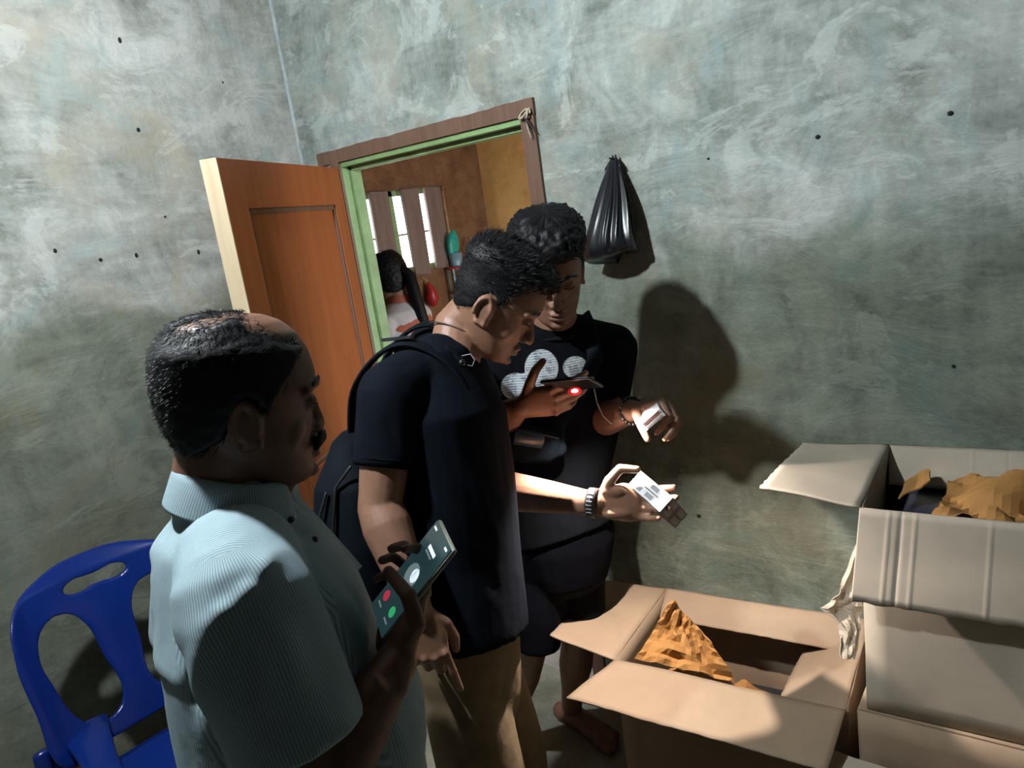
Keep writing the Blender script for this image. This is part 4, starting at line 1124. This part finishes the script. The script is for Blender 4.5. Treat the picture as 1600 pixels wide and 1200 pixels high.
    # placket at the open neck, far side
    q0, q1, q2 = at(424, 772, 1.0), at(470, 815, 1.04), at(548, 905, 1.08)
    b = MB(); b.grid(lambda u, w_: (q0 * (1 - u) ** 2 + 2 * q1 * u * (1 - u) + q2 * u * u) + (RC * .010 + UC * .012) * (w_ - .5) + FC * .05 * w_, 16, 4, .003)
    me3 = bpy.data.meshes.new('placket'); me3.from_pydata([tuple(p) for p in b.v], [], b.f); me3.update()
    attr(me3, 'stripe', getv(me3) @ L); place('placket', me3, M['stripe'], shirt)
    for (x, y, z) in ((455, 812, .985), (492, 843, .99)):
        build('button', MB().ell(at(x, y, z), .0045), M['blk_rub'], shirt, True)
    mb = MB(); trousers(mb, hip - ZUP * .12, F, legs, (.13, .165), (.10, .095, .085))
    me = fuse(mb, .009, 3); place('trousers', me, M['grey_trs'], root)
    # ---- phone with a call on its screen
    fr_ = np.stack([wv, lv, nv])
    ph = thing('smartphone', 'smartphone showing a call screen held by man in striped shirt', 'phone', pc - lv * .075)
    build('phone_case', MB().box((-.037, -.077, -.0085), (.037, .077, -.0005), fr_, pc), M['phone_edge'], ph, bevel=.004)
    glass = simple('call_screen_glass', (.012, .03, .034), .12, .1, 10, 0, 0, .5)
    nt = glass.node_tree; bs = nt.nodes['Principled BSDF']; bs.inputs['Emission Color'].default_value = (.10, .24, .26, 1); bs.inputs['Emission Strength'].default_value = .09
    scr = build('screen', MB().box((-.034, -.074, -.0006), (.034, .074, .0006), fr_, pc), glass, ph, bevel=.0003)
    def flat(name, x, y, w_, h_, m_, rnd=False):
        b = MB()
        if rnd:
            n = 24; v = [(x + w_ * math.cos(2 * math.pi * k / n), y + h_ * math.sin(2 * math.pi * k / n), .0009) for k in range(n)]
            b.add(A(v) @ fr_ + pc, [tuple(range(n))])
        else: b.box((x - w_, y - h_, .0006), (x + w_, y + h_, .0010), fr_, pc)
        build(name, b, m_, scr)
    ew = emit('screen_white', (.55, .62, .66), .9); er = emit('screen_red', (.6, .04, .08), .4); eg = emit('screen_green', (.04, .5, .18), .4); ed = emit('screen_dim', (.3, .42, .42), .25)
    flat('caller_text', 0.002, .047, .013, .0028, ew); flat('caller_text', 0, .040, .011, .0014, ed)
    flat('status_text', -.024, .067, .005, .0015, ew); flat('status_icon', .024, .067, .004, .0015, ew)
    flat('avatar', 0.0, .004, .017, .017, ed, True); flat('avatar', .006, .008, .009, .010, ew, True)
    flat('decline_button', -.017, -.045, .0075, .0075, er, True); flat('answer_button', .017, -.045, .0075, .0075, eg, True)
    for x in (-.017, .017): flat('button_text', x, -.060, .007, .0012, ed)
striped_man()

# ================================================================== MAN AT THE WALL
def wall_man():
    F = nrm(A([.72, -.69, 0])); L = np.cross(ZUP, F)
    hO = at(860, 424, 1.80)
    hd = Head(hO, A([.68, -.73, 0]), -24, 0, .98)
    nb = at(868, 528, 1.92)
    gr = A([1.25, -.31, 0])
    root = thing('person', 'barefoot person in black printed T-shirt and shorts by the wall, filming with a lit phone', 'person', gr)
    lsh = at(958, 545, 1.93); lel = at(938, 655, 1.93); lwr = at(990, 642, 1.76)
    rsh = at(796, 562, 1.93); rel = at(752, 700, 1.90); rwr = at(812, 637, 1.73)
    tor = [at(872, 545, 1.94), at(874, 600, 1.95), at(866, 680, 1.98), at(862, 750, 2.0), at(874, 815, 2.03)]
    mb = MB(); hd.prims(mb)
    mb.tube([hd.w(-.028, 0, -.045), hd.w(-.045, 0, -.095), nb, nb - ZUP * .05], [.058, .058, .062, .08], 20)
    mb.tube(tor, [(.07, .13), (.09, .15), (.095, .14), (.095, .135), (.10, .14)], 20, side=F)
    arm(mb, lsh, lel, lwr, 1.0); arm(mb, rsh, rel, rwr, 1.0)
    mb.tube([nb - ZUP * .04, rsh], [.06, .05], 14); mb.tube([nb - ZUP * .04, lsh], [.06, .05], 14)
    # right hand: phone between thumb and fingers
    hand(mb, rwr, nrm(RC * 1.0 + UC * .22 - FC * .35), -FC * .9 - UC * .35, 'R', [(14, 16, 8), (20, 20, 10), (30, 26, 12), (36, 30, 14)], [(.040, .050, -.006), (.064, .080, -.010), (.085, .094, -.016)], .98)
    # left hand: pinching a packet
    hand(mb, lwr, nrm(RC * .62 + UC * .10 - FC * .50), UC * .9 + RC * .25 + FC * .25, 'L', [(62, 55, 20), (58, 50, 25), (56, 50, 26), (58, 52, 28)], [(.036, .040, -.030), (.052, .040, -.060), (.062, .030, -.086)], .98)
    # legs
    hip = at(876, 850, 2.06)
    rl = [at(850, 850, 2.05), at(836, 985, 2.13), A([1.07, -.42, .07])]
    ll = [at(904, 850, 2.09), at(905, 985, 2.19), A([1.175, -.205, .07])]
    def leg(P):
        k = P[1]; a = P[2]
        mb.tube([P[0], P[0] * .5 + k * .5, k * .9 + P[0] * .1, k * .85 + a * .15, k * .6 + a * .4, k * .25 + a * .75, a], [.058, .056, .050, .049, .052, .037, .034], 18)
    leg(rl); leg(ll)
    foot(mb, A([1.03, -.40, 0]), A([1.21, -.53, 0])); foot(mb, A([1.125, -.20, 0]), A([1.365, -.225, 0]))
    me = fuse(mb, .0036, 2); setv(me, hd.dents(getv(me)))
    place('body', me, M['skin3'], root)
    hd.brows(root, M['hair'], .0045); hd.lashes(root, M['hair'])
    def line(x, y, z):
        zl = np.interp(x, [-.11, -.075, -.035, -.018, -.004, .012, .03, .06, .1], [-.055, -.06, -.035, .012, .018, -.010, .022, .055, .060])
        return float(smst((z - zl) / .016))
    def thick(x, y, z): return float(.005 + .022 * smst((z - .045) / .05) + .008 * smst((x - .03) / .05) * smst((z - .05) / .03))
    hd.hair(root, M['hair'], line, thick, strands=4200, slen=.02, flow=(.1, .1, .15), seed=5, curl=.3, lump=.8)
    mb = MB()
    mb.tube([at(870, 538, 1.93)] + tor[1:] + [at(878, 832, 2.035), at(877, 824, 2.03)], [(.08, .14), (.112, .178), (.115, .168), (.112, .150), (.114, .152), (.114, .152), (.06, .09)], 28, side=F, rnd=(True, False))
    mb.tube([nb - ZUP * .03, nb * .4 + rsh * .6, rsh], [.07, .066, .062], 18); mb.tube([nb - ZUP * .03, nb * .4 + lsh * .6, lsh], [.07, .066, .062], 18)
    lh = lsh * .38 + lel * .62; rh = rsh * .35 + rel * .65
    sleeve(mb, [lsh, lsh * .7 + lel * .3, lh], [.062, .062, .064]); sleeve(mb, [rsh, rsh * .7 + rel * .3, rh], [.062, .060, .060])
    me = fuse(mb, .0048, 4); wrinkle(me, .003, 8, 6.4, (1, 1, .5))
    # screen print on the chest
    v = getv(me); n_ = getn(me); q = v - CAM; z = q @ FC; X = 800 + FPX * (q @ RC) / z; Y = 600 - FPX * (q @ UC) / z
    front = (n_ @ F) > .1
    def E(cx, cy, rx, ry, a=0):
        c, s = math.cos(a), math.sin(a); dx, dy = X - cx, Y - cy
        return 1 - np.sqrt(((dx * c + dy * s) / rx) ** 2 + ((-dx * s + dy * c) / ry) ** 2)
    w1 = np.maximum(E(846, 575, 27, 30), E(806, 604, 24, 22)); w1 = np.maximum(w1, E(830, 600, 26, 20))
    w2 = E(899, 574, 20, 18)
    pr = np.clip(np.maximum(w1, w2) * 6 + .3, 0, 1) * front
    attr(me, 'ink', pr); attr(me, 'inkrow', (v - nb) @ ZUP)
    m, nt, bs = mk('printed_black_cotton')
    ai = node(nt, 'ShaderNodeAttribute', attribute_name='ink').outputs['Fac']; ar = node(nt, 'ShaderNodeAttribute', attribute_name='inkrow').outputs['Fac']
    rows = ramp(nt, math_(nt, 'MULTIPLY_ADD', math_(nt, 'SINE', math_(nt, 'MULTIPLY', ar, 1050.0)), .5, .5), [(.3, (.09, .10, .11)), (.6, (.36, .40, .42))])
    sp = ramp(nt, tex(nt, 45, 5, .65), [(.46, (.08, .085, .1)), (.54, (.36, .40, .42))])
    ink = mix(nt, rows, sp, .5)
    base = ramp(nt, tex(nt, 25, 5), [(.3, (.0018, .0022, .003)), (.7, (.0035, .004, .0055))])
    nt.links.new(mix(nt, base, ink, ramp(nt, ai, [(.35, (0, 0, 0)), (.6, (1, 1, 1))])), bs.inputs['Base Color'])
    bs.inputs['Roughness'].default_value = .9; bs.inputs['Specular IOR Level'].default_value = .06
    tee = place('t_shirt', me, m, root)
    b = MB(); ax = nrm(hd.w(-.045, 0, -.095) - nb); e1 = nrm(np.cross(ax, L)); e2 = np.cross(ax, e1)
    b.tube([nb + ax * .012 + (e1 * math.cos(t) + e2 * math.sin(t)) * .067 for t in np.linspace(0, 2 * math.pi, 40, endpoint=False)], [(.010, .005)] * 40, 8, closed=True)
    build('neckband', b, M['tee2'], tee, True)
    mb = MB()
    mb.tube([tor[4] + ZUP * .03, hip + ZUP * .02, hip - ZUP * .06], [(.108, .145), (.112, .150), (.095, .135)], 24, side=F)
    for P, e in ((rl, at(838, 1004, 2.14)), (ll, at(907, 972, 2.18))):
        sleeve(mb, [P[0] + ZUP * .02, P[0] * .5 + e * .5, e], [.076, .072, .070])
    me = fuse(mb, .007, 3); wrinkle(me, .004, 7, 2.2, (1, 1, .5)); place('shorts', me, M['shorts'], root)
    # ---- sling bag
    bgc = at(818, 692, 1.80); bg = thing('sling_bag', 'black sling bag worn across the chest of barefoot man', 'bag', bgc - ZUP * .05)
    up = nrm(ZUP + L * .35); lt = nrm(L - up * (L @ up)); fw = np.cross(lt, up)
    mb = MB(); mb.tube([bgc - lt * .085, bgc - lt * .07, bgc, bgc + lt * .07, bgc + lt * .085], [(.02, .022), (.030, .040), (.034, .046), (.030, .040), (.02, .022)], 22, side=fw, sq=2.6)
    me = fuse(mb, .005, 3); wrinkle(me, .003, 12, 4.1); place('bag_body', me, M['pack_cloth'], bg)
    build('zip_track', MB().tube([bgc - lt * .075 + up * .030 + fw * .022, bgc + up * .036 + fw * .026, bgc + lt * .075 + up * .030 + fw * .022], [.0025] * 3, 7), M['blk_rub'], bg, True)
    build('sheen_panel', MB().tube([bgc - lt * .03 + up * .022 + fw * .042, bgc + lt * .035 + up * .020 + fw * .042], [(.006, .018), (.006, .016)], 12, side=fw), simple('painted_blue_sheen', (.010, .03, .05), .35, .3, 30), bg, True)  # raised blue strip paints in the lamp's reflection on the bag
    sh = nb * .45 + lsh * .55
    P = [bgc + lt * .08 + up * .01, at(872, 660, 1.83), at(905, 618, 1.83), at(930, 560, 1.84), sh + F * .045 + ZUP * .05, sh + ZUP * .075, sh - F * .08 + ZUP * .02, sh - F * .12 - ZUP * .12]
    build('sling_strap', MB().tube(P, [(.019, .003)] * len(P), 10, side=nrm(L + ZUP * .6), sq=3.5), M['pack_cloth'], bg, True)
    P = [at(928, 606, 1.80), at(933, 630, 1.80), at(942, 650, 1.79), at(955, 662, 1.80), at(962, 664, 1.84)]
    tag(build('charging_cable', MB().tube(P, [.0013] * 5, 6), M['white_pl'], None, True, org=P[0]), 'thin pale cable dangling by the arm of barefoot man', 'cable')
    # ---- phone with its lamp lit
    pc = at(893, 600, 1.655)
    lv = nrm(RC * 75 + UC * 7 - FC * 55); nv = nrm(UC * .93 + FC * .36 - lv * ((UC * .93 + FC * .36) @ lv)); wv = np.cross(nv, lv); fr_ = np.stack([lv, wv, nv])
    ph = thing('flashlight_phone', 'black phone with its flashlight glowing, held up by barefoot man', 'phone', pc)
    build('phone_body', MB().box((-.062, -.034, -.004), (.062, .034, .004), fr_, pc), M['phone_blk'], ph, bevel=.003)
    build('phone_screen', MB().box((-.058, -.031, .0039), (.058, .031, .0045), fr_, pc), simple('dim_screen', (.01, .012, .016), .15, .1, 10, 0, 0, .5), ph)
    s = -1 if (wv @ FC) > 0 else 1           # edge towards the viewer
    lp = at(898, 611, 1.625)
    build('flashlight_lens', MB().ell(lp, (.0085, .0045, .0042), fr_, 16, 10), emit('flash_lens', (1.0, .80, .74), 8.0), ph, True)
    build('fingertip_glow', MB().ell(lp + FC * .006 - UC * .0005, (.017, .007, .0095), fr_, 18, 12), emit('red_fingertip_glow', (.62, .012, .010), .42), ph, True)  # self-lit red shell stands in for flash light shining through a fingertip
    ld_ = bpy.data.lights.new('flashlight', 'SPOT'); ld_.energy = FLASH_W; ld_.color = (1.0, .88, .80); ld_.spot_size = math.radians(125); ld_.spot_blend = .7; ld_.shadow_soft_size = .006
    lo = bpy.data.objects.new('flashlight', ld_); COL.objects.link(lo); lo.parent = ph
    dpos = lp - UC * .012 - FC * .004; lo.location = tuple(dpos - pc)
    aim = nrm(at(985, 850, 1.64) - dpos); lo.rotation_euler = Vector(aim).to_track_quat('-Z', 'Y').to_euler()
    # ---- beaded bracelet
    d = nrm(lwr - lel); wc = lwr - d * .006; e1 = nrm(np.cross(d, UC)); e2 = np.cross(d, e1)
    br = thing('bead_bracelet', 'dark beaded bracelet on wrist of barefoot man', 'bracelet', wc)
    for k in range(20):
        t = 2 * math.pi * k / 20
        build('bead', MB().ell(wc + (e1 * math.cos(t) + e2 * math.sin(t)) * .0315, .0049, None, 10, 7), M['bead'], br, True)
    # ---- packet in the left hand
    a = nrm(RC * 30 + UC * 27 - FC * 8); b_ = RC * 11 - UC * 11 + FC * 2; b_ = nrm(b_ - a * (a @ b_)); c_ = np.cross(a, b_)
    if c_ @ FC < 0: c_ = -c_
    o = at(1000, 664, 1.645)
    for k in (0, 1):
        t = thing('small_packet', ('upper' if k == 0 else 'lower') + ' of two thin white packets pinched in braceleted hand', 'packet', o + b_ * .0105 * k, 'packets in the braceleted hand')
        build('packet_box', MB().box((0, .0002, 0), (.056, .0103, .075), np.stack([a, b_, c_]), o + b_ * .0105 * k), M['white_card'], t, bevel=.001)
        build('edge_print', MB().box((.006, .0025, -.0005), (.050, .008, .0002), np.stack([a, b_, c_]), o + b_ * .0105 * k), M['grey_card'] if k else M['lip'], t)
wall_man()

# ================================================================== PERSON BEYOND THE DOORWAY
def far_person():
    hO = onX(607, 437, -.42)
    F = nrm(-RH * .9 + FH * .45); hd = Head(hO, F, -22, 0, .98); L = np.cross(ZUP, F)
    g = A([hO[0] + .12, hO[1] - .05, 0])
    root = thing('person', 'dark-haired person in salmon and white top seen through doorway', 'person', g)
    nb = hO - ZUP * .17 - F * .05; lo = A([g[0], g[1], .95])
    mb = MB(); hd.prims(mb)
    mb.tube([hd.w(-.03, 0, -.05), nb, nb - ZUP * .06], [.052, .055, .08], 16)
    mb.tube([nb - ZUP * .04, nb - ZUP * .20, lo], [(.07, .12), (.09, .15), (.10, .14)], 18, side=F)
    for s in (-1, 1):
        sh = nb + L * s * .16 - ZUP * .05; el = sh - ZUP * .24 + F * .08; wr = el + F * .2 + ZUP * .02
        arm(mb, sh, el, wr, .9); hand(mb, wr, F, ZUP, 'R' if s < 0 else 'L', [(20, 25, 15)] * 4, [(.045, .042, -.01), (.07, .048, -.02), (.095, .045, -.03)], .9)
        a = A([g[0], g[1], 0]) + L * s * .09
        mb.tube([a + ZUP * .95, a + ZUP * .48, a + ZUP * .06], [.075, .055, .035], 14); foot(mb, a - F * .05, a + F * .18)
    me = fuse(mb, .006, 2); setv(me, hd.dents(getv(me))); place('body', me, M['skin4'], root)
    def line(x, y, z):
        zl = np.interp(x, [-.11, -.04, -.004, .02, .05, .1], [-.09, -.09, -.07, .01, .05, .075]); return float(smst((z - zl) / .02))
    hd.hair(root, M['hair'], line, lambda x, y, z: .02, strands=800, slen=.02, seed=2)
    tl = MB().tube([hd.w(-.10, 0, .02), hd.w(-.13, 0, -.04), nb - F * .12 - ZUP * .10 , nb - F * .13 - ZUP * .26], [.026, .032, .034, .014], 14)
    build('ponytail', tl, M['hair'], root, True)
    mb = MB(); mb.tube([nb + ZUP * .05, nb - ZUP * .02, nb - ZUP * .065], [(.062, .07), (.10, .17), (.13, .19)], 22, side=F)
    build('salmon_yoke', mb, M['salmon'], root, True)
    mb = MB(); mb.tube([nb - ZUP * .05, nb - ZUP * .2, nb - ZUP * .35, lo + ZUP * .02], [(.115, .185), (.125, .19), (.125, .18), (.14, .19)], 24, side=F)
    for s in (-1, 1):
        sh = nb + L * s * .16 - ZUP * .05; el = sh - ZUP * .24 + F * .08; sleeve(mb, [sh, sh * .4 + el * .6], [.062, .06])
    me = fuse(mb, .008, 4); wrinkle(me, .004, 7, 3); place('white_top', me, M['white_cloth'], root)
    mb = MB(); mb.tube([lo + ZUP * .06, lo - ZUP * .3, A([g[0], g[1], .25])], [(.13, .17), (.15, .19), (.19, .22)], 22, side=F, rnd=(True, False))
    build('skirt', mb, M['shorts'], root, True)
far_person()
